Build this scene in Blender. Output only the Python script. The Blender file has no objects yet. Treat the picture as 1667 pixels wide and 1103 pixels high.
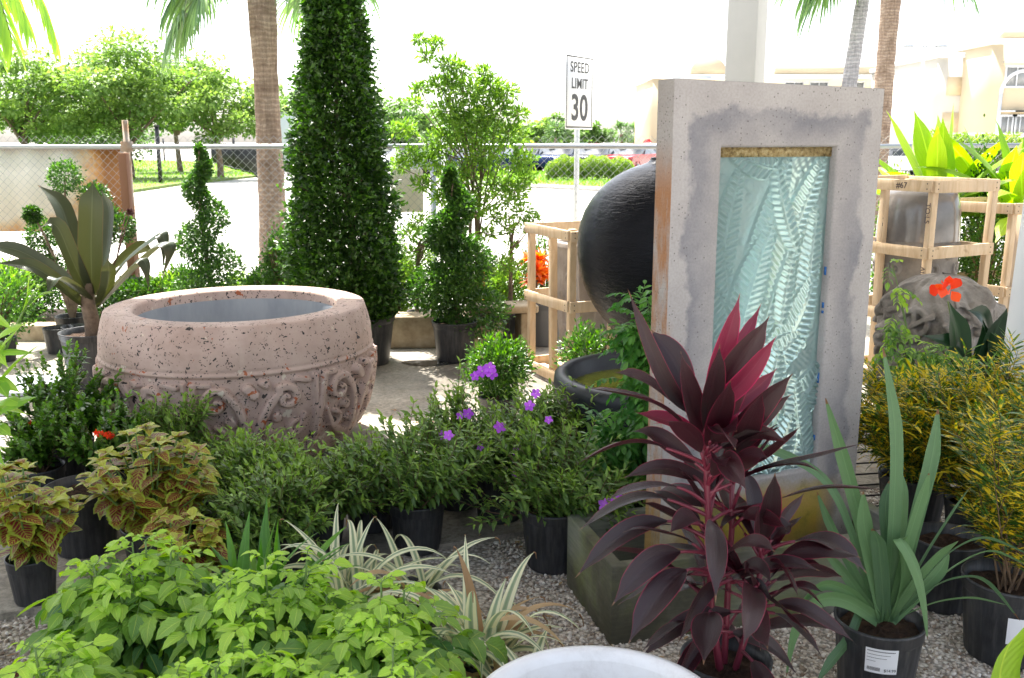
import bpy, math, random
import numpy as np
from mathutils import Vector, Matrix
C = bpy.context.scene.collection
R = math.radians
PI = math.pi
# ---------------------------------------------------------------- camera, sky, sun, exposure
H = 1.65
FPX = 1550.0
PITCH = R(11.72)
cam_d = bpy.data.cameras.new('camera'); cam = bpy.data.objects.new('camera', cam_d); C.objects.link(cam)
cam.location = (0, 0, H); cam.rotation_euler = (R(90) - PITCH, 0, 0)
cam_d.sensor_width = 36; cam_d.lens = 36 * FPX / 1667
cam_d.clip_start = 0.05; cam_d.clip_end = 2000
cam_d.dof.use_dof = True; cam_d.dof.focus_distance = 3.3; cam_d.dof.aperture_fstop = 11
bpy.context.scene.camera = cam
SUN_EL = R(62.5); SUN_AZ = R(-24)           # ahead of the camera, to the left
w = bpy.data.worlds.new('World'); bpy.context.scene.world = w; w.use_nodes = True
nt = w.node_tree; bg = nt.nodes['Background']; sky = nt.nodes.new('ShaderNodeTexSky')
sky.sky_type = 'NISHITA'; sky.sun_disc = False; sky.sun_elevation = SUN_EL; sky.sun_rotation = SUN_AZ
sky.air_density = 1.0; sky.dust_density = 3.0; sky.ozone_density = 1.0
bw = nt.nodes.new('ShaderNodeRGBToBW'); nt.links.new(sky.outputs[0], bw.inputs[0]); hz = nt.nodes.new('ShaderNodeMix'); hz.data_type = 'RGBA'; hz.inputs[0].default_value = .6; nt.links.new(sky.outputs[0], hz.inputs[6]); nt.links.new(bw.outputs[0], hz.inputs[7]); nt.links.new(hz.outputs[2], bg.inputs[0])
bg.inputs[1].default_value = 0.15   # milky hazy summer sky
sl = bpy.data.lights.new('sun', 'SUN'); sl.energy = 4.6; sl.angle = R(0.5); sl.color = (1, .95, .86)
so = bpy.data.objects.new('sun', sl); C.objects.link(so)
sd = Vector((math.sin(SUN_AZ) * math.cos(SUN_EL), math.cos(SUN_AZ) * math.cos(SUN_EL), math.sin(SUN_EL)))
so.rotation_euler = sd.to_track_quat('Z', 'Y').to_euler()
vs = bpy.context.scene.view_settings
vs.view_transform = 'Standard'; vs.look = 'None'; vs.gamma = 1; vs.use_curve_mapping = False
vs.exposure = 1.98

# photo pixel -> world helpers (x at a chosen distance, height at a chosen distance, ground point)
cp, sp_ = math.cos(PITCH), math.sin(PITCH)
def gp(px, py, z=0.0):
    a = PITCH + math.atan((py - 551.5) / FPX)
    Y = (H - z) / math.tan(a)
    return atx(px, Y, z), Y
def atx(px, Y, z=0.0):
    return (px - 833.5) / FPX * (Y * cp + (H - z) * sp_)
def pz(py, Y):
    return H - Y * math.tan(PITCH + math.atan((py - 551.5) / FPX))

# ---------------------------------------------------------------- materials
def lin(c):
    if isinstance(c, str):
        c = [int(c[i:i+2], 16) / 255 for i in (0, 2, 4)]
        c = [x / 12.92 if x <= .04045 else ((x + .055) / 1.055) ** 2.4 for x in c]
    return (c[0], c[1], c[2], 1)
class N:
    def __init__(s, name):
        s.m = bpy.data.materials.new(name); s.m.use_nodes = True
        s.t = s.m.node_tree; s.b = s.t.nodes['Principled BSDF']; s.out = s.t.nodes['Material Output']
    def n(s, typ, **kw):
        x = s.t.nodes.new('ShaderNode' + typ)
        for k, v in kw.items(): setattr(x, k, v)
        return x
    def l(s, a, b): s.t.links.new(a, b)
    def obj(s, scale=(1, 1, 1)):
        tc = s.n('TexCoord'); mp = s.n('Mapping'); mp.inputs['Scale'].default_value = scale
        s.l(tc.outputs['Object'], mp.inputs['Vector']); return mp.outputs[0]
    def noise(s, vec, scale, detail=4, rough=.6, dist=0):
        x = s.n('TexNoise'); x.inputs['Scale'].default_value = scale; x.inputs['Detail'].default_value = detail
        x.inputs['Roughness'].default_value = rough; x.inputs['Distortion'].default_value = dist
        if vec is not None: s.l(vec, x.inputs['Vector'])
        return x.outputs['Fac']
    def ramp(s, fac, stops, interp='LINEAR'):
        x = s.n('ValToRGB'); x.color_ramp.interpolation = interp; e = x.color_ramp.elements
        while len(e) < len(stops): e.new(.5)
        for i, (p, c) in enumerate(stops):
            e[i].position = p; e[i].color = lin(c) if not isinstance(c, (int, float)) else (c, c, c, 1)
        s.l(fac, x.inputs[0]); return x.outputs[0]
    def mix(s, fac, a, b, mode='MIX'):
        x = s.n('Mix', data_type='RGBA', blend_type=mode)
        for v, i in ((fac, 0), (a, 6), (b, 7)):
            if isinstance(v, (int, float)): x.inputs[i].default_value = v
            elif isinstance(v, (tuple, list, str)): x.inputs[i].default_value = lin(v)
            else: s.l(v, x.inputs[i])
        return x.outputs[2]
    def math(s, op, a, b=None, clamp=False):
        x = s.n('Math', operation=op, use_clamp=clamp)
        for i, v in enumerate((a, b)):
            if v is None: continue
            if isinstance(v, (int, float)): x.inputs[i].default_value = v
            else: s.l(v, x.inputs[i])
        return x.outputs[0]
    def bump(s, h, strength=.3, dist=.01):
        x = s.n('Bump'); x.inputs['Strength'].default_value = strength; x.inputs['Distance'].default_value = dist
        s.l(h, x.inputs['Height']); s.l(x.outputs[0], s.b.inputs['Normal']); return x
    def set(s, **kw):
        names = dict(col='Base Color', rough='Roughness', metal='Metallic', spec='Specular IOR Level', trans='Transmission Weight', ior='IOR', coat='Coat Weight')
        for k, v in kw.items():
            i = s.b.inputs[names[k]]
            if isinstance(v, (int, float)): i.default_value = v
            elif isinstance(v, (tuple, list, str)): i.default_value = lin(v)
            else: s.l(v, i)
        return s
def rough_mat(name, stops, scale=3, rough=.8, bump=.3, bscale=60, bdist=.004, detail=6, stretch=(1, 1, 1), spec=.3, metal=0):
    n = N(name); v = n.obj(stretch)
    c = n.ramp(n.noise(v, scale, detail, .65), stops)
    n.set(col=c, rough=rough, spec=spec, metal=metal)
    n.bump(n.noise(v, bscale, 5, .7), bump, bdist)
    return n.m
def leaf_mat(name, dark, light, trans=.35, rough=.4, tcol=None, rib=.12, margin=None, stripe=None, veins=0, spots=None, spec=.5, tip=None, marginw=.85, lng=0):
    """colour from the per-leaf attribute (x across -1..1, y along 0..1, z random)"""
    n = N(name); a = n.n('Attribute'); a.attribute_name = 'leaf'
    s = n.n('SeparateXYZ'); n.l(a.outputs['Vector'], s.inputs[0])
    ax = n.math('ABSOLUTE', s.outputs[0])
    c = n.mix(s.outputs[2], dark, light)
    nz = n.noise(n.obj(), 14, 3)
    c = n.mix(n.math('MULTIPLY', nz, .35), c, n.mix(.5, c, light))
    if stripe:       # pale centre / edges
        f = n.ramp(ax, stripe[1]); c = n.mix(f, c, stripe[0])
    if spots:
        v = n.obj((1, 1, 1)); f = n.ramp(n.noise(v, spots[1], 3, .6), [(spots[2], 0.0), (spots[2] + .06, 1.0)])
        c = n.mix(f, c, spots[0])
    if tip:          # colour in the middle of the leaf blade, with veins of the base colour
        m = n.math('MULTIPLY', n.ramp(ax, [(0.0, 1.0), (.55, 1.0), (.78, 0.0)]), n.ramp(s.outputs[1], [(0, 0.2), (.1, 1.0), (.85, .95), (1.0, 0.0)]))
        wv = n.math('SINE', n.math('ADD', n.math('MULTIPLY', s.outputs[1], 48), n.math('MULTIPLY', ax, -16)))
        vv = n.ramp(n.math('MULTIPLY', n.math('ADD', wv, 1.0), .5), [(0.1, .30), (.38, 1.0)])
        m = n.math('MULTIPLY', n.math('MULTIPLY', m, vv), n.ramp(s.outputs[2], [(.55, 1.0), (.85, .3)])); c = n.mix(m, c, tip)
    if rib:
        f = n.ramp(ax, [(0.0, 1.0), (.09, 0.0)]); c = n.mix(n.math('MULTIPLY', f, rib), c, tuple(min(1, x * 2.2 + .05) for x in lin(light)[:3]))
    if margin:
        f = n.ramp(ax, [(marginw, 0.0), (min(1, marginw + .08), 1.0)]); c = n.mix(f, c, margin)
    n.set(col=c, rough=rough, spec=spec)
    if lng:          # fine parallel veins and a little dust along strap leaves
        cx = n.n('CombineXYZ'); n.l(n.math('MULTIPLY', s.outputs[0], 9.0), cx.inputs[0]); n.l(n.math('MULTIPLY', s.outputs[1], 1.6), cx.inputs[1]); n.l(n.math('MULTIPLY', s.outputs[2], 40), cx.inputs[2])
        nv = n.noise(cx.outputs[0], 1.6, 5, .7); c = n.mix(n.math('MULTIPLY', n.ramp(nv, [(.45, 0.0), (.75, 1.0)]), lng), c, light)
        tb = n.math('GREATER_THAN', n.math('ADD', s.outputs[1], n.math('MULTIPLY', nv, .06)), n.math('ADD', .97, n.math('MULTIPLY', s.outputs[2], .05))); c = n.mix(tb, c, (.16, .08, .035))
        n.set(col=c); n.bump(nv, .5, .003)
    if veins:
        wv = n.math('SINE', n.math('ADD', n.math('MULTIPLY', s.outputs[1], veins), n.math('MULTIPLY', ax, -veins * .35)))
        n.bump(wv, .35, .002)
    tr = n.n('BsdfTranslucent'); ms = n.n('MixShader'); ms.inputs[0].default_value = trans
    if tcol: tr.inputs['Color'].default_value = lin(tcol)
    else:
        hs = n.n('HueSaturation'); hs.inputs['Saturation'].default_value = 1.15; hs.inputs['Value'].default_value = 1.9
        n.l(c, hs.inputs['Color']); n.l(hs.outputs[0], tr.inputs['Color'])
    n.l(n.b.outputs[0], ms.inputs[1]); n.l(tr.outputs[0], ms.inputs[2]); n.l(ms.outputs[0], n.out.inputs['Surface'])
    return n.m
def plain(name, col, rough=.5, metal=0, spec=.5, noise=.12, bump=0, bscale=40):
    n = N(name); v = n.obj()
    c = n.mix(n.math('MULTIPLY', n.noise(v, 6, 5), noise * 2), col, tuple(x * .55 for x in lin(col)[:3]))
    n.set(col=c, rough=rough, metal=metal, spec=spec)
    if bump: n.bump(n.noise(v, bscale, 4), bump, .003)
    return n.m
M = {}
M['bark'] = rough_mat('bark', [(.3, (.10, .07, .05)), (.7, (.24, .18, .13))], 20, .9, .6, 60, .006)
M['twig'] = rough_mat('twig', [(.3, (.09, .055, .03)), (.7, (.2, .13, .08))], 20, .8, .4, 80)
M['green_stem'] = plain('green_stem', (.13, .22, .05), .5)
M['soil'] = rough_mat('soil', [(.3, (.02, .012, .008)), (.7, (.09, .05, .03))], 40, .95, 1.0, 70, .02)
def pot_material():
    n = N('nursery_pot'); v = n.obj()
    c = n.ramp(n.noise(v, 7, 5), [(.35, (.012, .013, .016)), (.75, (.04, .042, .048))])
    v2 = n.obj((30, 30, 2)); dust = n.ramp(n.noise(v2, 1.5, 6, .7), [(.42, 0.0), (.72, .5)])
    c = n.mix(dust, c, (.12, .115, .11)); n.set(col=c, rough=.42, spec=.45); n.bump(n.noise(v, 30, 4), .1, .003)
    return n.m
M['pot'] = pot_material()
M['grey_pot'] = plain('grey_pot', (.10, .105, .115), .5)
# ---- leaves
M['l_ficus'] = leaf_mat('l_ficus', (.010, .034, .007), (.075, .17, .022), .32, .38)
M['l_box'] = leaf_mat('l_box', (.02, .06, .012), (.09, .19, .03), .38, .42)
M['l_airy'] = leaf_mat('l_airy', (.07, .15, .025), (.22, .34, .06), .5, .45)
M['l_tib'] = leaf_mat('l_tib', (.035, .085, .035), (.22, .35, .06), .30, .45, rib=.25)
M['l_ixora'] = leaf_mat('l_ixora', (.018, .06, .014), (.13, .27, .03), .33, .32, rib=.2)
M['l_tecoma'] = leaf_mat('l_tecoma', (.03, .125, .045), (.42, .62, .07), .34, .42, rib=.3, veins=50)
M['l_vine'] = leaf_mat('l_vine', (.04, .15, .035), (.15, .34, .06), .4, .45, rib=.2)
M['l_coleus'] = leaf_mat('l_coleus', (.25, .33, .035), (.44, .51, .05), .2, .5, tip=(.20, .008, .022), veins=0, rib=.2)
M['l_cordy'] = leaf_mat('l_cordy', (.010, .007, .008), (.026, .010, .013), .06, .35, tcol=(.40, .02, .07), margin=(.34, .012, .06), rib=.1, marginw=.93, veins=0, spec=.5, lng=.35)
M['l_cordy_new'] = leaf_mat('l_cordy_new', (.045, .012, .02), (.12, .014, .034), .28, .34, tcol=(.75, .02, .13), margin=(.55, .02, .11), rib=.3, marginw=.88, lng=.6)
M['pink_stem'] = plain('pink_stem', (.17, .022, .042), .4)
M['l_iris'] = leaf_mat('l_iris', (.065, .13, .07), (.13, .24, .095), .2, .45, rib=.15, spec=.45, lng=.5)
M['l_var'] = leaf_mat('l_var', (.62, .62, .40), (.80, .78, .56), .25, .5, stripe=((.16, .26, .15), [(.0, .9), (.28, .7), (.4, 0.0), (.88, 0.0), (.94, .8)]), rib=0)
M['l_dry'] = leaf_mat('l_dry', (.28, .16, .08), (.5, .36, .2), .25, .7, rib=0)
M['l_brom'] = leaf_mat('l_brom', (.05, .15, .02), (.13, .30, .035), .3, .35, rib=.15)
M['l_croton'] = leaf_mat('l_croton', (.03, .085, .018), (.09, .19, .03), .28, .4, spots=((.72, .54, .03), 34, .50), rib=.1)
M['l_croton_y'] = leaf_mat('l_croton_y', (.38, .34, .02), (.70, .56, .04), .3, .4, rib=.1)
M['l_lime'] = leaf_mat('l_lime', (.14, .27, .03), (.32, .44, .06), .45, .4, rib=.3, veins=70)
M['l_dark_ti'] = leaf_mat('l_dark_ti', (.012, .022, .008), (.024, .036, .013), .14, .36, tcol=(.10, .11, .02), rib=.5, veins=0, margin=(.12, .045, .03), marginw=.94, lng=.5)
M['l_canna'] = leaf_mat('l_canna', (.010, .03, .014), (.025, .06, .022), .15, .3, rib=.2)
M['l_ginger'] = leaf_mat('l_ginger', (.14, .32, .05), (.36, .52, .09), .45, .4, rib=.3)
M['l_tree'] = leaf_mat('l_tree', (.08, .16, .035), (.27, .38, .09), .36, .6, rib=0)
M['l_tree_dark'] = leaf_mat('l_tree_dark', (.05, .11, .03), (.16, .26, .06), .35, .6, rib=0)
M['l_palm'] = leaf_mat('l_palm', (.05, .11, .045), (.15, .25, .07), .3, .4, rib=.1)
M['l_hedge'] = leaf_mat('l_hedge', (.08, .16, .03), (.26, .36, .06), .4, .5, rib=0)
M['l_red'] = leaf_mat('l_red', (.6, .03, .02), (.8, .30, .03), .3, .4, rib=.1)
M['purple'] = leaf_mat('purple', (.30, .05, .52), (.52, .14, .75), .35, .5, rib=.2)
M['red_petal'] = leaf_mat('red_petal', (.70, .03, .01), (.85, .10, .02), .35, .5, rib=0)
M['stamen'] = plain('stamen', (.8, .75, .5), .5)
M['grass_blade'] = leaf_mat('grass_blade', (.10, .22, .03), (.26, .42, .07), .4, .6, rib=0)
# ---------------------------------------------------------------- mesh builder
class MB:
    def __init__(s): s.V = []; s.F = []; s.A = []; s.n = 0
    def add(s, V, F, A=None):
        V = np.asarray(V, float).reshape(-1, 3)
        F = np.asarray(F, int)
        if A is None: A = np.zeros((len(V), 3))
        s.V.append(V); s.A.append(np.asarray(A, float).reshape(-1, 3))
        s.F.append(F + s.n); s.n += len(V)
    def polys(s, V, faces, A=None):        # mixed polygons
        base = s.n; V = np.asarray(V, float)
        s.V.append(V); s.A.append(np.zeros((len(V), 3)) if A is None else np.asarray(A, float)); s.n += len(V)
        for k in set(len(f) for f in faces):
            s.F.append(np.array([f for f in faces if len(f) == k]) + base)
    def box(s, a, b, M4=None):
        x0, y0, z0 = a; x1, y1, z1 = b
        V = np.array([[x0, y0, z0], [x1, y0, z0], [x1, y1, z0], [x0, y1, z0], [x0, y0, z1], [x1, y0, z1], [x1, y1, z1], [x0, y1, z1]], float)
        if M4 is not None: V = np.array([list(M4 @ Vector(v)) for v in V])
        s.add(V, [[0, 3, 2, 1], [4, 5, 6, 7], [0, 1, 5, 4], [1, 2, 6, 5], [2, 3, 7, 6], [3, 0, 4, 7]])
        return s
    def bar(s, p, q, w, h=None, up=(0, 0, 1)):
        """rectangular bar from p to q, width w (sideways), h along up"""
        h = h or w; p = np.array(p, float); q = np.array(q, float); d = q - p; L = np.linalg.norm(d); d /= L
        u = np.array(up, float); sdv = np.cross(d, u)
        if np.linalg.norm(sdv) < 1e-4: sdv = np.cross(d, (1, 0, 0))
        sdv /= np.linalg.norm(sdv); u = np.cross(sdv, d)
        V = []
        for e in (p, q):
            for a, b in ((-1, -1), (1, -1), (1, 1), (-1, 1)): V.append(e + sdv * a * w / 2 + u * b * h / 2)
        s.add(V, [[0, 1, 2, 3], [7, 6, 5, 4], [0, 4, 5, 1], [1, 5, 6, 2], [2, 6, 7, 3], [3, 7, 4, 0]]); return s
    def tube(s, P, rad, n=6, rnd=0, cap=True):
        P = np.asarray(P, float); m = len(P); rad = np.ones(m) * rad if np.isscalar(rad) else np.asarray(rad)
        T = np.gradient(P, axis=0); T /= np.linalg.norm(T, axis=1)[:, None] + 1e-9
        ref = np.array([0, 0, 1.]) if abs(T[0][2]) < .9 else np.array([1., 0, 0])
        V = []; A1 = np.cross(T[0], ref); A1 /= np.linalg.norm(A1)
        for i in range(m):
            A1 = A1 - T[i] * A1.dot(T[i]); A1 /= np.linalg.norm(A1) + 1e-9; B = np.cross(T[i], A1)
            for k in range(n):
                a = 2 * PI * k / n; V.append(P[i] + rad[i] * (math.cos(a) * A1 + math.sin(a) * B))
        F = [[i * n + k, i * n + (k + 1) % n, (i + 1) * n + (k + 1) % n, (i + 1) * n + k] for i in range(m - 1) for k in range(n)]
        A = np.zeros((len(V), 3)); A[:, 1] = np.repeat(np.linspace(0, 1, m), n); A[:, 2] = rnd
        base = s.n; s.add(V, F, A)
        if cap and n > 4: s.F.append(np.array([[base + (m - 1) * n + k for k in range(n)]]))
        return s
    def lathe(s, prof, n=32, mod=None, cx=0, cy=0):
        V = []; m = len(prof)
        for i, (r, z) in enumerate(prof):
            for k in range(n):
                a = 2 * PI * k / n; rr = r if mod is None else r * mod(i, a)
                V.append((cx + rr * math.cos(a), cy + rr * math.sin(a), z))
        F = [[i * n + k, i * n + (k + 1) % n, (i + 1) * n + (k + 1) % n, (i + 1) * n + k] for i in range(m - 1) for k in range(n)]
        s.add(V, F); return s
    def sheet(s, pts, z):
        s.polys([(x, y, z) for x, y in pts], [list(range(len(pts)))]); return s
    def ribbon(s, P, side, wid, fold=.15, rnd=0, cols=3, nrm=None):
        P = np.asarray(P, float); m = len(P); side = np.asarray(side, float); wid = np.asarray(wid, float)
        T = np.gradient(P, axis=0); T /= np.linalg.norm(T, axis=1)[:, None] + 1e-9
        if side.ndim == 1: side = np.tile(side, (m, 1))
        side = side - T * (side * T).sum(1)[:, None]; side /= np.linalg.norm(side, axis=1)[:, None] + 1e-9
        U = np.cross(side, T); xs = np.linspace(-1, 1, cols)
        V = P[:, None, :] + side[:, None, :] * (xs[None, :, None] * wid[:, None, None]) + U[:, None, :] * (np.abs(xs)[None, :, None] * wid[:, None, None] * fold)
        A = np.zeros((m, cols, 3)); A[:, :, 0] = xs[None]; A[:, :, 1] = np.linspace(0, 1, m)[:, None]; A[:, :, 2] = rnd
        i = np.arange(m - 1)[:, None] * cols + np.arange(cols - 1)[None]; i = i.ravel()
        s.add(V.reshape(-1, 3), np.stack([i, i + 1, i + cols + 1, i + cols], 1), A.reshape(-1, 3)); return s
    def leaves(s, tmpl, pos, fwd, up, size, rnd):
        """instance one leaf template at many places (real faces)"""
        TV, TF, TA = tmpl; pos = np.asarray(pos, float); k = len(pos)
        if k == 0: return s
        f = fwd / (np.linalg.norm(fwd, axis=1)[:, None] + 1e-9)
        sd_ = np.cross(f, up); sd_ /= np.linalg.norm(sd_, axis=1)[:, None] + 1e-9; u = np.cross(sd_, f)
        size = np.ones(k) * size if np.isscalar(size) else size
        V = pos[:, None] + size[:, None, None] * (TV[None, :, 0:1] * sd_[:, None] + TV[None, :, 1:2] * f[:, None] + TV[None, :, 2:3] * u[:, None])
        A = np.tile(TA[None], (k, 1, 1)).copy(); A[:, :, 2] = np.asarray(rnd)[:, None]
        F = TF[None] + (np.arange(k) * len(TV))[:, None, None]
        s.add(V.reshape(-1, 3), F.reshape(-1, TF.shape[1]), A.reshape(-1, 3)); return s
    def mesh(s, name, smooth=False):
        me = bpy.data.meshes.new(name); V = np.concatenate(s.V); Ls = [f for f in s.F if len(f)]
        loops = np.concatenate([f.ravel() for f in Ls]); tot = np.concatenate([np.full(len(f), f.shape[1]) for f in Ls])
        st = np.concatenate([[0], np.cumsum(tot)[:-1]])
        me.vertices.add(len(V)); me.vertices.foreach_set('co', V.astype(np.float32).ravel())
        me.loops.add(len(loops)); me.loops.foreach_set('vertex_index', loops.astype(np.int32))
        me.polygons.add(len(tot)); me.polygons.foreach_set('loop_start', st.astype(np.int32))
        if smooth: me.polygons.foreach_set('use_smooth', np.ones(len(tot), bool))
        at = me.attributes.new('leaf', 'FLOAT_VECTOR', 'POINT'); at.data.foreach_set('vector', np.concatenate(s.A).astype(np.float32).ravel())
        me.update(calc_edges=True); me.validate(); return me
    def build(s, name, mat, parent=None, loc=(0, 0, 0), rz=0, smooth=False, bevel=0, label=None):
        me = s.mesh(name, smooth)
        for mm in (mat if isinstance(mat, (list, tuple)) else [mat]): me.materials.append(mm)
        return link(name, me, parent, loc, rz, bevel, label)
def link(name, me, parent=None, loc=(0, 0, 0), rz=0, bevel=0, label=None):
    o = bpy.data.objects.new(name, me); C.objects.link(o); o.location = loc; o.rotation_euler = (0, 0, rz)
    if parent: o.parent = parent
    if bevel:
        b = o.modifiers.new('bevel', 'BEVEL'); b.width = bevel; b.segments = 2; b.limit_method = 'ANGLE'; b.angle_limit = R(40)
    if label: o['label'] = label
    return o
def thing(name, label, cat, loc=(0, 0, 0), rz=0, group=None):
    o = bpy.data.objects.new(name, None); C.objects.link(o); o.location = loc; o.rotation_euler = (0, 0, rz); o.empty_display_size = .1
    return tag(o, label, cat, group)
def tag(o, label, cat, group=None):
    o['label'] = label; o['category'] = cat
    if group: o['group'] = group
    return o
def struct(o, kind='structure'): o['kind'] = kind; return o
def clone(o, loc, rz=0, label=None, sc=None):
    c = o.copy(); C.objects.link(c); c.location = loc; c.rotation_euler = (0, 0, rz)
    if sc: c.scale = (sc, sc, sc)
    if label: c['label'] = label
    def rec(a, b):
        for ch in a.children:
            d = ch.copy(); C.objects.link(d); d.parent = b; rec(ch, d)
    rec(o, c); return c
def text_mesh(name, s, size, mat, parent, loc, rot, depth=.0015, ax='CENTER', stretch=1, bold=0, spacing=1):
    cu = bpy.data.curves.new(name, 'FONT'); cu.body = s; cu.size = size; cu.extrude = depth; cu.align_x = ax; cu.align_y = 'CENTER'
    cu.offset = bold; cu.space_character = spacing
    t = bpy.data.objects.new(name, cu); C.objects.link(t)
    bpy.context.view_layer.update()
    me = bpy.data.meshes.new_from_object(t.evaluated_get(bpy.context.evaluated_depsgraph_get()))
    bpy.data.objects.remove(t); me.materials.clear(); me.materials.append(mat)
    o = bpy.data.objects.new(name, me); C.objects.link(o); o.parent = parent; o.location = loc; o.rotation_euler = rot; o.scale = (1, stretch, 1)
    return o
# ---------------------------------------------------------------- leaf templates
def leaf_t(n=4, w=.22, peak=.45, fold=.25, droop=.25, serr=0, curl=0, cols=3):
    ts = np.linspace(0, 1, n + 1); V = []; A = []
    for i, t in enumerate(ts):
        hw = w * (math.sin(PI * min(1, t) ** (math.log(.5) / math.log(peak))) ** .8 if 0 < t < 1 else .04)
        if serr and 0 < i < n: hw *= 1 + serr * (1 if i % 2 else -1)
        y = t * (1 - droop * .2 * t); z = -droop * t * t + curl * math.sin(t * PI)
        for x in np.linspace(-1, 1, cols):
            V.append((x * hw, y + (serr * .3 * abs(x) if i % 2 == 0 and i else 0) * .2, z + fold * hw * abs(x))); A.append((x, t, 0))
    i = (np.arange(n)[:, None] * cols + np.arange(cols - 1)[None]).ravel()
    return np.array(V), np.stack([i, i + 1, i + cols + 1, i + cols], 1), np.array(A)
def quad_t(w=.4):
    return np.array([(0, 0, 0), (w, .5, .06), (0, 1, -.1), (-w, .5, .06)], float), np.array([[0, 1, 2, 3]]), np.array([(0, 0, 0), (1, .5, 0), (0, 1, 0), (-1, .5, 0)], float)
T_small = [leaf_t(2, .26, .5, .3, d) for d in (.05, .3)]
T_lance = [leaf_t(4, .17, .42, .35, d) for d in (.05, .25, .5)]
T_oval = [leaf_t(4, .25, .5, .3, d) for d in (.1, .3)]
T_narrow = [leaf_t(4, .06, .5, .3, d) for d in (.1, .35)]
T_col = [leaf_t(9, .40, .38, .15, d, .09) for d in (.15, .45, .75)]
T_tec = [leaf_t(9, .29, .42, .3, d, .08) for d in (.1, .35, .6)]
T_quad = quad_t()
def nrm(v): return v / (np.linalg.norm(v, axis=-1, keepdims=True) + 1e-9)
def rvec(rng, k): return nrm(rng.normal(size=(k, 3)))
def put(mb, rng, T, pos, fwd, size, rnd, upb=(0, 0, 1), jit=.35):
    k = len(pos); up = np.array(upb)[None] + rvec(rng, k) * jit
    which = rng.integers(0, len(T), k)
    for j, t in enumerate(T):
        m = which == j
        mb.leaves(t, pos[m], fwd[m], up[m], size[m], rnd[m])
def cloud(mb, rng, pts, out, size, T=T_small, jit=.9, lift=.25, rlo=0, rhi=1):
    """leaves at points, turned roughly outward"""
    k = len(pts); fwd = nrm(out + rvec(rng, k) * jit + np.array([0, 0, lift]))
    put(mb, rng, T, pts, fwd, size * rng.uniform(.7, 1.25, k), np.clip(rng.uniform(rlo, rhi, k) ** 1.6, 0, 1), upb=(0, -.2, .7), jit=.9)
def ball_pts(rng, c, r, n, shell=.55, sq=(1, 1, 1)):
    d = rvec(rng, n); rr = (shell + (1 - shell) * rng.uniform(0, 1, n) ** .6) * (1 + .10 * rng.normal(size=n))
    bump = 1 + .12 * np.sin(d[:, 0] * 7 + c[0] * 9) * np.sin(d[:, 2] * 6 + c[2] * 7) + .08 * np.sin(d[:, 1] * 11 + 3)
    return np.array(c) + d * (rr * r * bump)[:, None] * np.array(sq), d
# ---------------------------------------------------------------- plant parts
def pot_parts(root, rt=.13, h=.25, mat=None, soil=True, x=0, y=0, ribs=True, n=72, taper=.8):
    rb = rt * taper
    prof = [(rb * .96, 0), (rb, .006)] + [(rb + (rt * .96 - rb) * t, .006 + (h - .045 - .006) * t) for t in (.02, .5, .98)] + \
           [(rt * .965, h - .043), (rt * 1.0, h - .036), (rt * 1.0, h - .012), (rt * 1.025, h - .008), (rt * 1.025, h), (rt * .97, h), (rt * .93, h - .05), (rt * .9, h - .07)]
    mod = (lambda i, a: 1 + (.012 * (1 if math.sin(a * 24) > 0 else -1) if 1 < i < 5 and ribs else 0))
    mb = MB().lathe(prof, n, mod)
    mb.F.append(np.array([list(range(n))[::-1]]))
    o = mb.build('pot', mat or M['pot'], root, (x, y, 0), smooth=False)
    if soil:
        s = MB(); rs = rt * .93; zs = h - .04; m = 28; rng = np.random.default_rng(int(rt * 1000))
        V = [(0, 0, zs + .01)]
        for j in range(1, 6):
            for k in range(m): V.append((rs * j / 5 * math.cos(2 * PI * k / m), rs * j / 5 * math.sin(2 * PI * k / m), zs + rng.uniform(-.006, .008)))
        F3 = [[0, 1 + k, 1 + (k + 1) % m] for k in range(m)]
        F4 = [[1 + j * m + k, 1 + (j + 1) * m + k, 1 + (j + 1) * m + (k + 1) % m, 1 + j * m + (k + 1) % m] for j in range(4) for k in range(m)]
        s.polys(V, F3 + F4); s.build('soil', M['soil'], root, (x, y, 0))
    return o
def bez(p0, p1, p2, n):
    t = np.linspace(0, 1, n)[:, None]; return (1 - t) ** 2 * p0 + 2 * t * (1 - t) * p1 + t * t * p2
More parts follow.
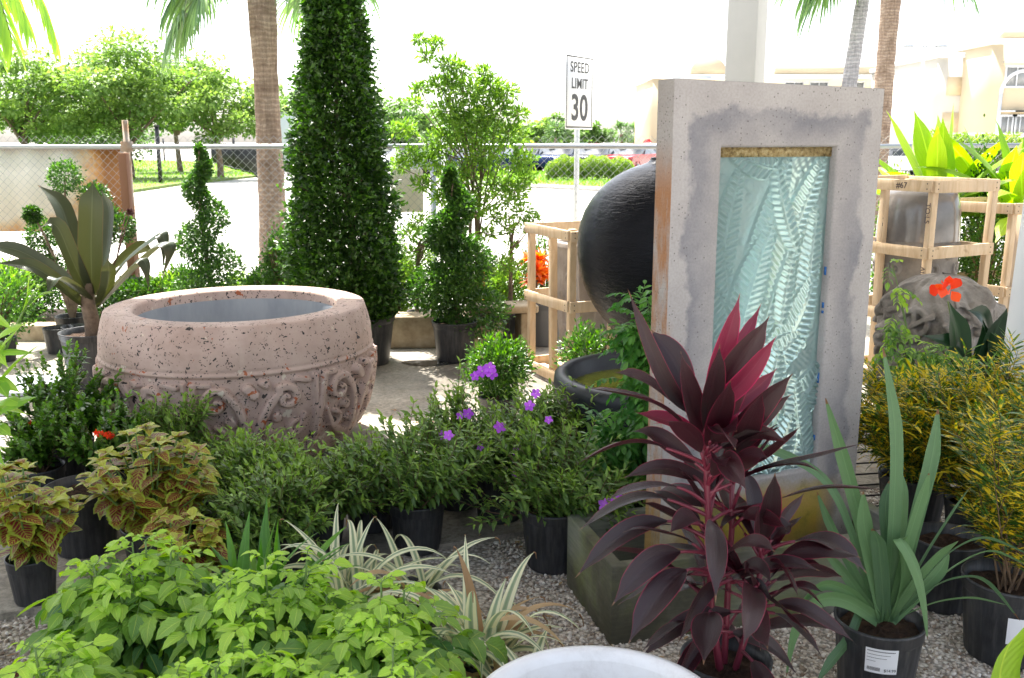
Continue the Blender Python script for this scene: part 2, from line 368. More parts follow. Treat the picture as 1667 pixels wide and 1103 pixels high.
def shrub(root, seed, rx, ry, h, z0, nmain=14, nsub=7, T=T_lance, leaf=.045, mat='l_tib', pairs=7, twig='twig', zb=None, twl=.14, sparse=0, droop=.0, stemr=.004, cx=0, cy=0, lo=.25):
    """branching shrub: main stems from the pot, side twigs, opposite leaves along the twigs"""
    rng = np.random.default_rng(seed); st = MB(); lf = MB(); P = []; Fd = []; S = []; Rn = []; zb = z0 if zb is None else zb
    for i in range(nmain):
        az = rng.uniform(0, 2 * PI); r = math.sqrt(rng.uniform(.02, 1)); top = zb + (h - zb) * (math.sqrt(max(0, 1 - .75 * r * r)) * rng.uniform(.72, 1.04))
        tgt = np.array([cx + rx * r * math.cos(az), cy + ry * r * math.sin(az), top]); p0 = np.array([rng.normal() * .02, rng.normal() * .02, z0 - .02])
        mid = p0 * .4 + tgt * .6; mid[2] = z0 + (top - z0) * rng.uniform(.35, .6) ; mid[:2] += rng.normal(size=2) * .03
        path = bez(p0, mid, tgt, 9); st.tube(path, np.linspace(stemr, stemr * .35, 9), 5)
        for j in range(nsub):
            t = rng.uniform(lo, 1) if j else 1.0
            k = t * 8; i0 = min(7, int(k)); q = path[i0] + (path[i0 + 1] - path[i0]) * (k - i0); tan = nrm(path[i0 + 1] - path[i0])
            outv = nrm(np.array([q[0] - cx, q[1] - cy, .05])); d = nrm(tan * .7 + outv * .4 + rvec(rng, 1)[0] * .75 + np.array([0, 0, .3])) if j else tan
            L = twl * rng.uniform(.5, 1.15); m = 6; tw = [q]
            dd = d.copy()
            for _ in range(m - 1): dd = nrm(dd + np.array([0, 0, .08 - droop]) + rvec(rng, 1)[0] * .1); tw.append(tw[-1] + dd * L / (m - 1))
            tw = np.array(tw); st.tube(tw, np.linspace(stemr * .4, stemr * .2, m), 4)
            nt_ = pairs
            for a in range(nt_):
                if rng.random() < sparse: continue
                tt = (a + .6) / nt_ * (m - 1); b = min(m - 2, int(tt)); q2 = tw[b] + (tw[b + 1] - tw[b]) * (tt - b); tg = nrm(tw[b + 1] - tw[b])
                s1 = nrm(np.cross(tg, np.array([.3, .2, 1.]) if a % 2 else np.array([1., .5, .1])))
                last = a >= nt_ - 2
                for sg in (-1, 1):
                    P.append(q2); Fd.append(tg * (1.3 if last else .55) + s1 * sg + rvec(rng, 1)[0] * .25 + np.array([0, 0, .1 - droop]))
                    S.append(leaf * rng.uniform(.75, 1.2) * (.7 if last else 1)); Rn.append(min(1, max(0, rng.uniform(0, .45) + (.45 if last else 0) + .25 * (q2[2] - zb) / (h - zb + .01))))
    put(lf, rng, T, np.array(P), np.array(Fd), np.array(S), np.array(Rn))
    st.build('stem', M[twig], root); return lf.build('foliage', M[mat], root)
def strap(rng, az, el, L, W, droop, n=12, base=(0, 0, 0), prof=None, twist=0, wob=.03, kink=None):
    d = np.array([math.cos(az) * math.cos(el), math.sin(az) * math.cos(el), math.sin(el)]); p = np.array(base, float); P = [p]
    side = np.array([-math.sin(az), math.cos(az), 0.]); ss = [side]
    for i in range(n - 1):
        k = droop / (n - 1) * (1 + 1.2 * i / n)
        if kink is not None and i == int(kink[0] * n): k += kink[1]
        d = nrm(d + np.array([0, 0, -k]) + side * rng.normal() * wob); p = p + d * L / (n - 1); P.append(p)
        a = twist * i / n; ss.append(nrm(side * math.cos(a) + np.cross(d, side) * math.sin(a)))
    t = np.linspace(0, 1, n)
    if prof is None: wd = W * np.clip(np.minimum(1, .55 + t * 1.5) * (1 - t ** 2.6), .03, 1)
    else: wd = W * prof(t)
    return np.array(P), np.array(ss), wd
def flower(root, p, r, mat='purple', petals=5, seed=0, name='flower', face=(0, -1, .5)):
    rng = np.random.default_rng(seed); mb = MB(); n0 = nrm(np.array(face, float) + rvec(rng, 1)[0] * .3); a = nrm(np.cross(n0, (0, 0, 1.))); b = np.cross(n0, a)
    T = leaf_t(4, .36, .62, .15, .15); k = petals; an = np.arange(k) * 2 * PI / k + rng.uniform(0, 1)
    fw = np.cos(an)[:, None] * a + np.sin(an)[:, None] * b + n0 * .15
    mb.leaves(T, np.tile(np.array(p, float), (k, 1)), fw, np.tile(n0, (k, 1)), np.ones(k) * r, rng.uniform(0, 1, k))
    o = mb.build(name, M[mat], root)
    c = MB(); c.tube([np.array(p), np.array(p) + n0 * r * .3], [r * .09, r * .03], 5); c.build('stamen', M['stamen'], o)
    return o
def cluster(root, p, r, mat='red_petal', seed=0, n=26, size=.012, name='flower_cluster'):
    rng = np.random.default_rng(seed); mb = MB(); pts, d = ball_pts(rng, p, r, n, .8, (1, 1, .7)); 
    for j in range(4):
        f = nrm(rvec(rng, n) + d * .5); mb.leaves(leaf_t(2, .35, .6, .1, .1), pts, f, d, size * rng.uniform(.8, 1.3, n), rng.uniform(0, 1, n))
    return mb.build(name, M[mat], root)
# ================================================================ THE SETTING
def ground_mat():
    n = N('street_ground'); v = n.obj()
    c = n.ramp(n.noise(v, .15, 6), [(.3, (.46, .44, .41)), (.7, (.60, .58, .54))]); c2 = n.ramp(n.noise(v, 9, 6), [(.35, .75), (.7, 1.0)])
    n.set(col=n.mix(1.0, c, c2, 'MULTIPLY'), rough=.9, spec=.2); n.bump(n.noise(v, 60, 4), .3, .004); return n.m
def paving_mat():
    n = N('nursery_concrete'); v = n.obj()
    c = n.ramp(n.noise(v, 1.3, 8, .7), [(.32, (.20, .17, .13)), (.5, (.38, .34, .28)), (.7, (.52, .47, .40))])
    f = n.ramp(n.noise(v, 45, 5, .7), [(.35, .55), (.6, 1.0)]); c = n.mix(1.0, c, f, 'MULTIPLY')
    wet = n.ramp(n.noise(v, .9, 3), [(.42, 1.0), (.56, 0.0)])
    c = n.mix(n.math('MULTIPLY', wet, .5), c, (.07, .065, .06))
    r = n.ramp(wet, [(0, .85), (1, .38)])
    n.set(col=c, spec=.35); n.l(r, n.b.inputs['Roughness'])
    n.bump(n.noise(v, 50, 6, .75), .5, .006); return n.m
def gravel_mat():
    n = N('gravel_bed'); v = n.obj(); vo = n.n('TexVoronoi'); vo.inputs['Scale'].default_value = 70; n.l(v, vo.inputs['Vector'])
    sx = n.n('SeparateXYZ'); n.l(vo.outputs['Color'], sx.inputs[0])
    c = n.ramp(sx.outputs[0], [(0, (.34, .28, .22)), (.5, (.56, .50, .43)), (1, (.72, .68, .61))])
    d = n.ramp(vo.outputs['Distance'], [(.3, 1.0), (.75, .4)]); n.set(col=n.mix(1, c, d, 'MULTIPLY'), rough=.85)
    n.bump(vo.outputs['Distance'], -.8, .008); return n.m
def grass_mat():
    n = N('lawn'); v = n.obj(); c = n.ramp(n.noise(v, .5, 8, .7), [(.3, (.09, .17, .025)), (.7, (.25, .36, .06))])
    f = n.ramp(n.noise(v, 14, 5), [(.3, .6), (.65, 1.0)]); n.set(col=n.mix(1, c, f, 'MULTIPLY'), rough=.9); n.bump(n.noise(v, 25, 6), 1, .05); return n.m
struct(MB().sheet([(-700, -60), (700, -60), (700, 1200), (-700, 1200)], 0).build('ground', ground_mat()))
edge = [(-9, 2.2), (-1.795, 3.07), (.07, 3.80), (3.6, 5.0), (9, 5.6)]
struct(MB().sheet(edge + [(9, 8.9), (-9, 8.9)], .03).build('pavement', paving_mat()))
kb = MB()
for a, b in zip(edge[:-1], edge[1:]): kb.add([(a[0], a[1], .002), (b[0], b[1], .002), (b[0], b[1], .03), (a[0], a[1], .03)], [[0, 1, 2, 3]])
struct(kb.build('pavement_edge', paving_mat()))
struct(MB().sheet([(-9, -6), (9, -6), (9, 5.6), (3.6, 5.0), (.07, 3.80), (-1.795, 3.07), (-9, 2.2)], .004).build('gravel_bed', gravel_mat()))
# loose stones on the gravel bed
rng = np.random.default_rng(5)
def stone_t(k):
    g = np.random.default_rng(k); V = np.array([(1, 0, 0), (0, 1, 0), (-1, 0, 0), (0, -1, 0), (0, 0, .6), (0, 0, -.5), (.7, .7, .25), (-.7, .6, .2)], float) * g.uniform(.7, 1.2, (8, 3))
    F = [[0, 6, 4], [6, 1, 4], [1, 7, 4], [7, 2, 4], [2, 3, 4], [3, 0, 4], [0, 5, 6], [6, 5, 1], [1, 5, 7], [7, 5, 2], [2, 5, 3], [3, 5, 0]]
    return V, np.array(F), np.zeros((8, 3))
st_t = [stone_t(k) for k in range(5)]
def edge_y(x): return np.interp(x, [e[0] for e in edge], [e[1] for e in edge])
px_ = rng.uniform(-2.2, 2.6, 90000); py_ = rng.uniform(1.9, 4.4, 90000)
ok = (py_ < edge_y(px_) - .01) & ((px_ > -.1) | (px_ < -.7)) & (np.abs(px_) < py_ * .62 + .1)
px_, py_ = px_[ok][:26000], py_[ok][:26000]; k = len(px_); gm = MB(); sz = rng.uniform(.003, .0085, k) * rng.choice([1, 1, 1.5], k)
wh = rng.integers(0, 5, k); P = np.stack([px_, py_, .004 + sz * .3], 1); up = nrm(np.array([0, 0, 1.]) + rng.normal(size=(k, 3)) * .35)
for j in range(5):
    m = wh == j; gm.leaves(st_t[j], P[m], rvec(rng, m.sum()), up[m], sz[m], rng.uniform(0, 1, m.sum()))
n = N('pebble'); a = n.n('Attribute'); a.attribute_name = 'leaf'; s_ = n.n('SeparateXYZ'); n.l(a.outputs['Vector'], s_.inputs[0])
n.set(col=n.ramp(s_.outputs[2], [(0, (.22, .15, .10)), (.25, (.50, .42, .34)), (.7, (.72, .65, .57)), (1, (.82, .78, .72))]), rough=.8)
struct(gm.build('loose_gravel', n.m), 'stuff')
# fallen leaves and chips
lm = MB(); k = 500; X = rng.uniform(-2, 3, k); Y = rng.uniform(2, 6.2, k); Z = np.where(Y > edge_y(X), .034, .012)
for t in T_lance: 
    m = rng.random(k) < .5; lm.leaves(t, np.stack([X, Y, Z], 1)[m], nrm(np.stack([rng.normal(size=k), rng.normal(size=k), np.zeros(k)], 1))[m], np.tile([0, 0, 1.], (m.sum(), 1)), rng.uniform(.012, .035, m.sum()), rng.uniform(0, 1, m.sum()))
struct(lm.build('leaf_litter', M['l_dry']), 'stuff')
# low concrete kerb / planting bed in front of the fence
M['old_conc'] = rough_mat('old_conc', [(.3, (.22, .16, .10)), (.55, (.40, .32, .22)), (.75, (.55, .47, .36))], 6, .85, .5, 50, .006)
M['mulch'] = rough_mat('mulch', [(.3, (.09, .06, .04)), (.55, (.25, .19, .13)), (.7, (.42, .36, .28))], 25, .9, 1, 50, .03)
struct(MB().box((-9, 7.9, 0), (-.9, 8.88, .10)).build('planting_bed', M['mulch']))
ke = MB()
for i in range(9): ke.box((-9 + i * .9 + .006, 7.72, 0), (-8.1 + i * .9 - .006, 7.9, .16))
struct(ke.build('bed_kerb', M['old_conc'], bevel=.008))
struct(MB().box((-.9, 8.0, 0), (1.2, 8.88, .10)).build('planting_bed', M['mulch']))
struct(MB().box((-.9, 7.82, 0), (1.2, 8.0, .15)).build('bed_kerb', M['old_conc'], bevel=.01))
# lawns beyond the street
def lawn(pts, name, seed, blades=9000):
    g = np.random.default_rng(seed)
    struct(MB().sheet(pts, .10).build(name, gm_))
    kb = MB(); n_ = len(pts)
    for i in range(n_):
        a, b = pts[i], pts[(i + 1) % n_]; kb.add([(a[0], a[1], 0), (b[0], b[1], 0), (b[0], b[1], .1), (a[0], a[1], .1)], [[0, 1, 2, 3]])
    struct(kb.build('lawn_edge', gm_))
    xs = [p[0] for p in pts]; ys = [p[1] for p in pts]; X = g.uniform(min(xs), max(xs), blades * 2); Y = g.uniform(min(ys), max(ys), blades * 2)
    ins = np.zeros(len(X), bool); j = n_ - 1
    for i in range(n_):
        (xi, yi), (xj, yj) = pts[i], pts[j]
        c = ((yi > Y) != (yj > Y)) & (X < (xj - xi) * (Y - yi) / (yj - yi + 1e-9) + xi); ins ^= c; j = i
    X, Y = X[ins][:blades], Y[ins][:blades]; k = len(X); mb = MB()
    mb.leaves((T_quad[0] * [.5, 1, 1], T_quad[1], T_quad[2]), np.stack([X, Y, np.full(k, .1)], 1), nrm(np.array([0, 0, 1.]) + g.normal(size=(k, 3)) * .3), rvec(g, k), g.uniform(.06, .14, k), g.uniform(0, 1, k))
    struct(mb.build('grass', M['grass_blade']), 'stuff')
gm_ = grass_mat()
def g2(*a): return [gp(x, y) for x, y in a]
lawn(g2((215, 314), (300, 301), (422, 288), (400, 266), (200, 262), (-150, 268), (-200, 330)), 'lawn', 1, 14000)
lawn(g2((640, 290), (860, 303), (1075, 314), (1300, 322), (1300, 290), (1075, 283), (860, 280)), 'lawn', 2, 9000)
ko = MB(); A = g2((640, 292), (860, 305), (1075, 316), (1300, 324))
for a, b in zip(A[:-1], A[1:]): ko.bar((a[0], a[1], .07), (b[0], b[1], .07), .18, .14)
struct(ko.build('kerb', plain('kerb_concrete', (.5, .48, .45), .8)))
# ================================================================ CHAIN-LINK FENCE
M['galv'] = plain('galvanised', (.42, .44, .46), .38, .75, noise=.3)
M['wire'] = plain('fence_wire', (.30, .31, .31), .45, .6)
M['rust'] = rough_mat('rust_post', [(.35, (.36, .33, .29)), (.6, (.30, .17, .09))], 6, .7, .3)
FY = 8.9
posts_px = [(207, 8.75), (706, 8.85), (-330, 8.75), (1205, 8.9), (1760, 8.9)]
fx = sorted([atx(p, y, 1.0) for p, y in posts_px])
def chain(x0, x1, z0, z1, y, p=.075):
    """woven diamond mesh: zig-zag wires"""
    mb = MB(); r = .0014; n_ = int((x1 - x0) / p); rows = int((z1 - z0) / p)
    V = []; F = []
    for i in range(n_ + 1):
        for sgn in (1, -1):
            pass
    k = 0; segs = []
    for i in range(n_):
        for j in range(rows):
            a = x0 + i * p; z = z0 + j * p
            segs.append(((a, z), (a + p / 2, z + p / 2))); segs.append(((a + p, z), (a + p / 2, z + p / 2)))
            segs.append(((a + p / 2, z + p / 2), (a, z + p))); segs.append(((a + p / 2, z + p / 2), (a + p, z + p)))
    for (a, b), (c, d) in segs:
        dx, dz = c - a, d - b; L = math.hypot(dx, dz); nx, nz = -dz / L * r, dx / L * r; o = r if dx > 0 else -r
        for (u, v) in ((a, b), (c, d)): V += [(u + nx, y + o, v + nz), (u, y + o - r, v), (u - nx, y + o, v - nz), (u, y + o + r, v)]
        F += [[k, k + 1, k + 5, k + 4], [k + 1, k + 2, k + 6, k + 5], [k + 2, k + 3, k + 7, k + 6], [k + 3, k, k + 4, k + 7]]; k += 8
    mb.add(V, F); return mb
fence = thing('chain_link_fence', 'galvanised chain link fence with round top rail running behind the plants', 'fence', (0, FY, 0))
chain(fx[0], fx[-1], .05, 1.72, 0).build('wire_mesh', M['wire'], fence)
rl = MB().tube([(fx[0], -.03, 1.605), (fx[1], -.03, 1.60), (fx[2], -.03, 1.61), (fx[3], -.03, 1.6), (fx[4], -.03, 1.62)], .022, 10); rl.build('top_rail', M['galv'], fence, smooth=True)
for x in fx:
    o = MB().tube([(x, -.03, 0), (x, -.03, 1.84 if x < -3 else 1.6)], .027, 12).lathe([(.05, 1.56), (.055, 1.57), (.055, 1.64), (.05, 1.65)], 14, cx=x, cy=-.03).build('fence_post', M['rust'] if x < -3 else M['galv'], fence, smooth=False)
wp = MB().box((atx(209, 8.75, 1), 8.62, 0), (atx(209, 8.75, 1) + .07, 8.70, 1.55)).build('wooden_post', plain('weathered_wood', (.22, .10, .055), .8, bump=.4), bevel=.004)
tag(wp, 'brown weathered timber post strapped beside the tall fence post on the left', 'post')
# rusted panels beyond the fence
def rust_panel():
    n = N('rusty_panel'); v = n.obj(); s = n.n('SeparateXYZ'); tc = n.n('TexCoord'); n.l(tc.outputs['Object'], s.inputs[0])
    z = n.math('ADD', n.math('MULTIPLY', s.outputs[2], -2.2), n.math('MULTIPLY', n.math('ABSOLUTE', n.math('ADD', s.outputs[0], 1.0)), .0))
    rgt = n.math('MULTIPLY', n.math('SUBTRACT', s.outputs[0], 1.12), 1.3)
    f = n.math('ADD', n.math('ADD', n.noise(v, 2.2, 7, .65), n.math('MAXIMUM', z, n.math('MULTIPLY', rgt, 1.0))), .36)
    c = n.ramp(f, [(.55, (.66, .62, .54)), (.72, (.60, .48, .32)), (.86, (.50, .24, .07)), (1.0, (.30, .12, .03))])
    n.set(col=c, rough=.6); n.bump(n.noise(v, 8, 4), .3, .02); return n.m
xr = atx(205, 9.25, 1.2); w_ = 2.9; z0 = pz(376, 9.25); z1 = pz(241, 9.25)
pn = thing('steel_panel', 'large cream steel panel with orange rust, standing behind the fence on the left', 'panel', (xr - w_ / 2, 9.2, z0))
V = []; F = []; nx = 60
for i in range(nx + 1):
    x = -w_ / 2 + w_ * i / nx; y = .012 * math.sin(x * 20) + .02 * math.sin(x * 1.7)
    for z in (0, z1 - z0): V += [(x, y, z), (x, y + .02, z)]
for i in range(nx):
    b = i * 4; F += [[b, b + 4, b + 6, b + 2], [b + 1, b + 3, b + 7, b + 5], [b + 2, b + 6, b + 7, b + 3], [b, b + 1, b + 5, b + 4]]
mb = MB(); mb.add(V, F); mb.build('sheet', rust_panel(), pn)
mb = MB(); mb.box((-w_ / 2 - .03, -.02, z1 - z0 + .002), (w_ / 2 + .03, .05, z1 - z0 + .03)); mb.box((w_ / 2 + .004, -.02, -z0), (w_ / 2 + .05, .05, z1 - z0)); mb.box((-w_ / 2 - .05, -.02, -z0), (-w_ / 2 - .004, .05, z1 - z0))
mb.build('panel_frame', M['rust'], pn)
p2 = thing('sign_board', 'small cream board with rounded corners wired to the fence beside the cone tree', 'sign', (atx(664, 9.0, 1.1), 8.96, pz(345, 8.96)))
bw, bh = atx(690, 9, 1.1) - atx(638, 9, 1.1), pz(275, 8.96) - pz(345, 8.96)
MB().box((-bw / 2, 0, 0), (bw / 2, .006, bh)).build('board', plain('cream_board', (.62, .57, .46), .5), p2, bevel=.002)
bb = MB()
for x in (-bw / 2 + .03, bw / 2 - .03):
    for z in (.03, bh - .03): MB().box((x - .006, -.006, z - .006), (x + .006, -.001, z + .006)).build('bolt', M['galv'], p2)
# ================================================================ STREET SIGNS, POLES
M['sign_white'] = plain('sign_white', (.80, .80, .78), .4, noise=.05); M['sign_black'] = plain('sign_black', (.015, .015, .015), .4, noise=0)
M['sign_red'] = plain('sign_red', (.6, .02, .02), .4, noise=.05)
SY = 10.4; sx = atx(941, SY, 1.2)
ss = thing('speed_limit_sign', 'white speed limit 30 sign on a galvanised channel post beyond the fence', 'road sign', (sx, SY, 0), R(58))
# plate turned away; local -y faces the reader
ph = .76; zc = (pz(207, SY) + pz(93, SY)) / 2; pw = .61
pl = MB().box((-pw / 2, -.003, zc - ph / 2), (pw / 2, 0, zc + ph / 2)).build('sign_plate', M['sign_white'], ss)
bd = MB()
for (a, b) in (((-pw / 2 + .015, zc - ph / 2 + .015), (pw / 2 - .015, zc - ph / 2 + .027)), ((-pw / 2 + .015, zc + ph / 2 - .027), (pw / 2 - .015, zc + ph / 2 - .015)), ((-pw / 2 + .015, zc - ph / 2 + .027), (-pw / 2 + .025, zc + ph / 2 - .027)), ((pw / 2 - .025, zc - ph / 2 + .027), (pw / 2 - .015, zc + ph / 2 - .027))):
    bd.box((a[0], -.006, a[1]), (b[0], -.004, b[1]))
bd.build('border', M['sign_black'], pl)
for s, z, size, st, bo in (('SPEED', zc + .25, .15, 1.0, .002), ('LIMIT', zc + .085, .15, 1.0, .002), ('30', zc - .17, .37, 1.0, .008)):
    text_mesh('lettering', s, size, M['sign_black'], pl, (0, -.005, z), (R(90), 0, 0), .001, stretch=st, bold=bo, spacing=1.05)
mb = MB(); mb.box((-.03, .004, 0), (.03, .010, zc + ph / 2 - .05)); mb.box((-.03, .010, 0), (-.022, .035, zc + ph / 2 - .05)); mb.box((.022, .010, 0), (.03, .035, zc + ph / 2 - .05))
mb.build('sign_post', plain('post_paint', (.62, .63, .62), .5, .2), ss)
X, Y = atx(1054, 85, 1.5), 85
sg = thing('stop_sign', 'red octagonal stop sign across the car park just left of the fountain slab', 'road sign', (X, Y, 0))
mb = MB(); r = .40; z = pz(233, 85); V = [(r * math.cos(PI / 8 + k * PI / 4), d, z + r * math.sin(PI / 8 + k * PI / 4)) for d in (0, .01) for k in range(8)]
mb.polys(V, [list(range(8))[::-1], list(range(8, 16))] + [[k, (k + 1) % 8, 8 + (k + 1) % 8, 8 + k] for k in range(8)]); pp = mb.build('sign_plate', M['sign_red'], sg)
text_mesh('lettering', 'STOP', .28, M['sign_white'], pp, (0, -.01, z), (R(90), 0, 0), .004, bold=.006)
MB().tube([(0, .05, 0), (0, .05, z + .4)], .035, 8).build('sign_post', M['galv'], sg)
def light_pole(px, Y, h, lab, arms=2):
    t = thing('light_pole', lab, 'light pole', (atx(px, Y, h / 2), Y, 0))
    MB().tube([(0, 0, 0), (0, 0, h)], [.12, .07], 10).build('pole', M['sign_white'], t, smooth=True)
    mb = MB()
    for s in (-1, 1)[:arms]: mb.box((s * .1 - .05, -.05, h - .1), (s * .1 + .05, .05, h)); mb.bar((s * .1, 0, h - .05), (s * .8, 0, h - .02), .05)
    mb.build('arm', M['galv'], t)
    for s in (-1, 1)[:arms]: MB().box((s * 1.05 - .3, -.2, h - .1), (s * 1.05 + .3, .2, h + .04)).build('lamp_head', M['galv'], t, bevel=.03)
light_pole(721, 38, 9.5, 'tall slim white light pole rising behind the airy tree')
light_pole(1008, 120, 9, 'far parking lot light pole midway between the speed sign and slab')
light_pole(1056, 100, 10.5, 'far parking lot light pole directly above the red stop sign')
light_pole(1497, 62, 7.5, 'slim white lamp pole in front of the cream building')
# concrete column behind the slab
cy = 9.9; cx = atx(1214, cy, 2.5)
tag(MB().box((-.155, -.155, 0), (.155, .155, 7)).build('concrete_column', plain('column_concrete', (.46, .45, .42), .8, bump=.3), None, (cx, cy, 0), R(58), bevel=.012), 'tall square pale concrete column standing behind the fountain slab', 'column')
# ================================================================ BLACK METAL FENCE, WHITE TRAILER
M['black_metal'] = plain('black_metal', (.015, .015, .018), .4)
a = gp(345, 268); b = gp(425, 291); c_ = gp(520, 285)
bf = thing('metal_fence', 'black metal picket fence beyond the lawn behind the palm trunk', 'fence', (a[0], a[1], 0))
mb = MB(); pm = MB(); 
for (p, q) in ((a, b), (b, c_)):
    L = math.hypot(q[0] - p[0], q[1] - p[1]); n_ = int(L / .3)
    for k in range(n_ + 1):
        t = k / n_; x, y = p[0] + (q[0] - p[0]) * t - a[0], p[1] + (q[1] - p[1]) * t - a[1]; mb.box((x - .015, y - .015, 0), (x + .015, y + .015, 1.55))
    for z in (.2, 1.45): mb.bar((p[0] - a[0], p[1] - a[1], z), (q[0] - a[0], q[1] - a[1], z), .05)
mb.build('picket_panel', M['black_metal'], bf)
for p in (b, c_, gp(383, 279), (gp(268, 262))): MB().box((p[0] - a[0] - .06, p[1] - a[1] - .06, 0), (p[0] - a[0] + .06, p[1] - a[1] + .06, 1.9)).build('post', M['black_metal'], bf)
gx, gy = gp(262, 301)
gpst = thing('gate_post', 'thin dark post standing alone at the edge of the lawn', 'post', (gx, gy, 0)); MB().box((-.06, -.06, 0), (.06, .06, 2.2)).build('post', M['black_metal'], gpst); MB().box((-.08, -.08, 2.2), (.08, .08, 2.26)).build('cap', M['black_metal'], gpst)
tr = thing('storage_trailer', 'white box trailer parked behind the palm trunk and cone tree', 'trailer', (atx(520, 55, 2), 55, 0))
MB().box((-3.3, 0, .5), (3.3, 2.4, 3.15)).build('box_body', plain('trailer_white', (.55, .60, .64), .5), tr, bevel=.03)
MB().box((-3.35, -.03, 3.152), (3.35, 2.45, 3.24)).build('roof_trim', M['galv'], tr)
for x in (-2, 2): MB().tube([(x, -.02, .38), (x, .25, .38)], .38, 16).build('wheel', M['black_metal'], tr)
# ================================================================ CARS
def car_proto():
    t = thing('parked_car', '', 'car', (0, 0, 0))
    # side profile swept across the width (x = length)
    body = [(-2.2, .35), (-2.22, .62), (-2.1, .88), (-1.3, .98), (1.35, 1.0), (2.05, .95), (2.15, .7), (2.12, .35)]
    mb = MB(); hw = .88; V = []; rows = [(-hw, .96), (-hw * .98, 1), (hw * .98, 1), (hw, .96)]
    for y, s in rows:
        for x, z in body: V.append((x * s, y, .35 + (z - .35) * s))
    n_ = len(body); F = [[i * n_ + k, i * n_ + (k + 1) % n_, (i + 1) * n_ + (k + 1) % n_, (i + 1) * n_ + k] for i in range(3) for k in range(n_)]
    mb.polys(V, F + [list(range(n_)), list(range(3 * n_, 4 * n_))[::-1]]); b = mb.build('body', plain('car_paint', (.3, .3, .3), .25, .3), t, smooth=False, bevel=.05)
    cab = [(-1.35, .99), (-.62, 1.43), (.75, 1.46), (1.6, 1.0)]
    mb = MB(); V = []
    for y, s in ((-.74, 1), (.74, 1)):
        for x, z in cab: V.append((x, y * (1 if z < 1.2 else .82), z - .005))
    mb.polys(V, [[0, 3, 2, 1], [4, 5, 6, 7], [0, 1, 5, 4], [2, 3, 7, 6]]); mb.build('window', plain('car_glass', (.02, .025, .03), .08, spec=.9), t)
    mb = MB(); mb.polys([(-.64, -.63, 1.43), (.77, -.63, 1.46), (.77, .63, 1.46), (-.64, .63, 1.43), (-.5, -.55, 1.49), (.6, -.55, 1.51), (.6, .55, 1.51), (-.5, .55, 1.49)], [[0, 1, 5, 4], [1, 2, 6, 5], [2, 3, 7, 6], [3, 0, 4, 7], [4, 5, 6, 7]])
    mb.build('roof', b.data.materials[0], t)
    for x in (-1.35, 1.35):
        for y in (-.9, .72):
            wv = MB(); V = []; wv.tube([(x, y, .33), (x, y + .18, .33)], .33, 18); o = wv.build('wheel', M['black_metal'], t)
            rm = MB().tube([(x, y - .006 if y < 0 else y + .186, .33), (x, (y - .012) if y < 0 else y + .192, .33)], .19, 14); rm.build('rim', M['galv'], o)
    for y in (-.68, .48): MB().box((-2.24, y, .68), (-2.16, y + .22, .82)).build('headlight', M['sign_white'], t, bevel=.02)
    for y in (-.75, .5): MB().box((2.08, y, .7), (2.17, y + .25, .86)).build('tail_light', M['sign_red'], t)
    return t
paints = dict(white=(.75, .76, .78), silver=(.28, .30, .33), blue=(.02, .04, .13), black=(.02, .02, .025), red=(.45, .02, .03), grey=(.07, .075, .085))
pm_ = {k: plain('paint_' + k, v, .22, .35 if k in ('silver', 'grey', 'blue') else 0, noise=.02) for k, v in paints.items()}
proto = car_proto(); used = False
rows_ = [(47.5, [(652, 'white'), (720, 'silver'), (795, 'blue')]),
         (52, [(668, 'grey'), (735, 'white'), (800, 'silver'), (858, 'blue'), (915, 'blue'), (972, 'grey'), (1030, 'red')]),
         (60, [(648, 'white'), (706, 'red'), (764, 'silver'), (822, 'blue'), (880, 'blue'), (938, 'grey'), (996, 'white'), (1052, 'blue')]),
         (72, [(660, 'silver'), (712, 'white'), (764, 'black'), (816, 'white'), (868, 'grey'), (918, 'blue'), (968, 'red'), (1016, 'red'), (1062, 'white')]),
         (86, [(690, 'grey'), (735, 'white'), (780, 'blue'), (860, 'red'), (902, 'silver'), (944, 'blue'), (988, 'white'), (1030, 'black')])]
order = ['nearest row', 'second row', 'third row', 'fourth row', 'back row']
rr = random.Random(4); ci = 0
for ri, (Y, cs) in enumerate(rows_):
    for j, (px, colr) in enumerate(cs):
        o = proto if not used else clone(proto, (0, 0, 0)); used = True
        o.location = (atx(px, Y, .7), Y, 0); o.rotation_euler = (0, 0, R(62 + rr.uniform(-4, 4) + (0 if ri % 2 else 8)))
        for ch in o.children:
            if ch.name.startswith(('body', 'roof')): ch.material_slots[0].link = 'OBJECT'; ch.material_slots[0].material = pm_[colr]
        pos = ['first', 'second', 'third', 'fourth', 'fifth', 'sixth', 'seventh', 'eighth', 'ninth'][j]
        tag(o, '%s car parked %s from the left in the %s of the car park' % (colr, pos, order[ri]), 'car', 'cars parked in the lot')
o = clone(proto, (atx(1462, 46, .7), 46, 0), R(8), 'white car parked beyond the fence just right of the slab'); o['group'] = 'cars parked in the lot'
for ch in o.children:
    if ch.name.startswith(('body', 'roof')): ch.material_slots[0].link = 'OBJECT'; ch.material_slots[0].material = pm_['white']
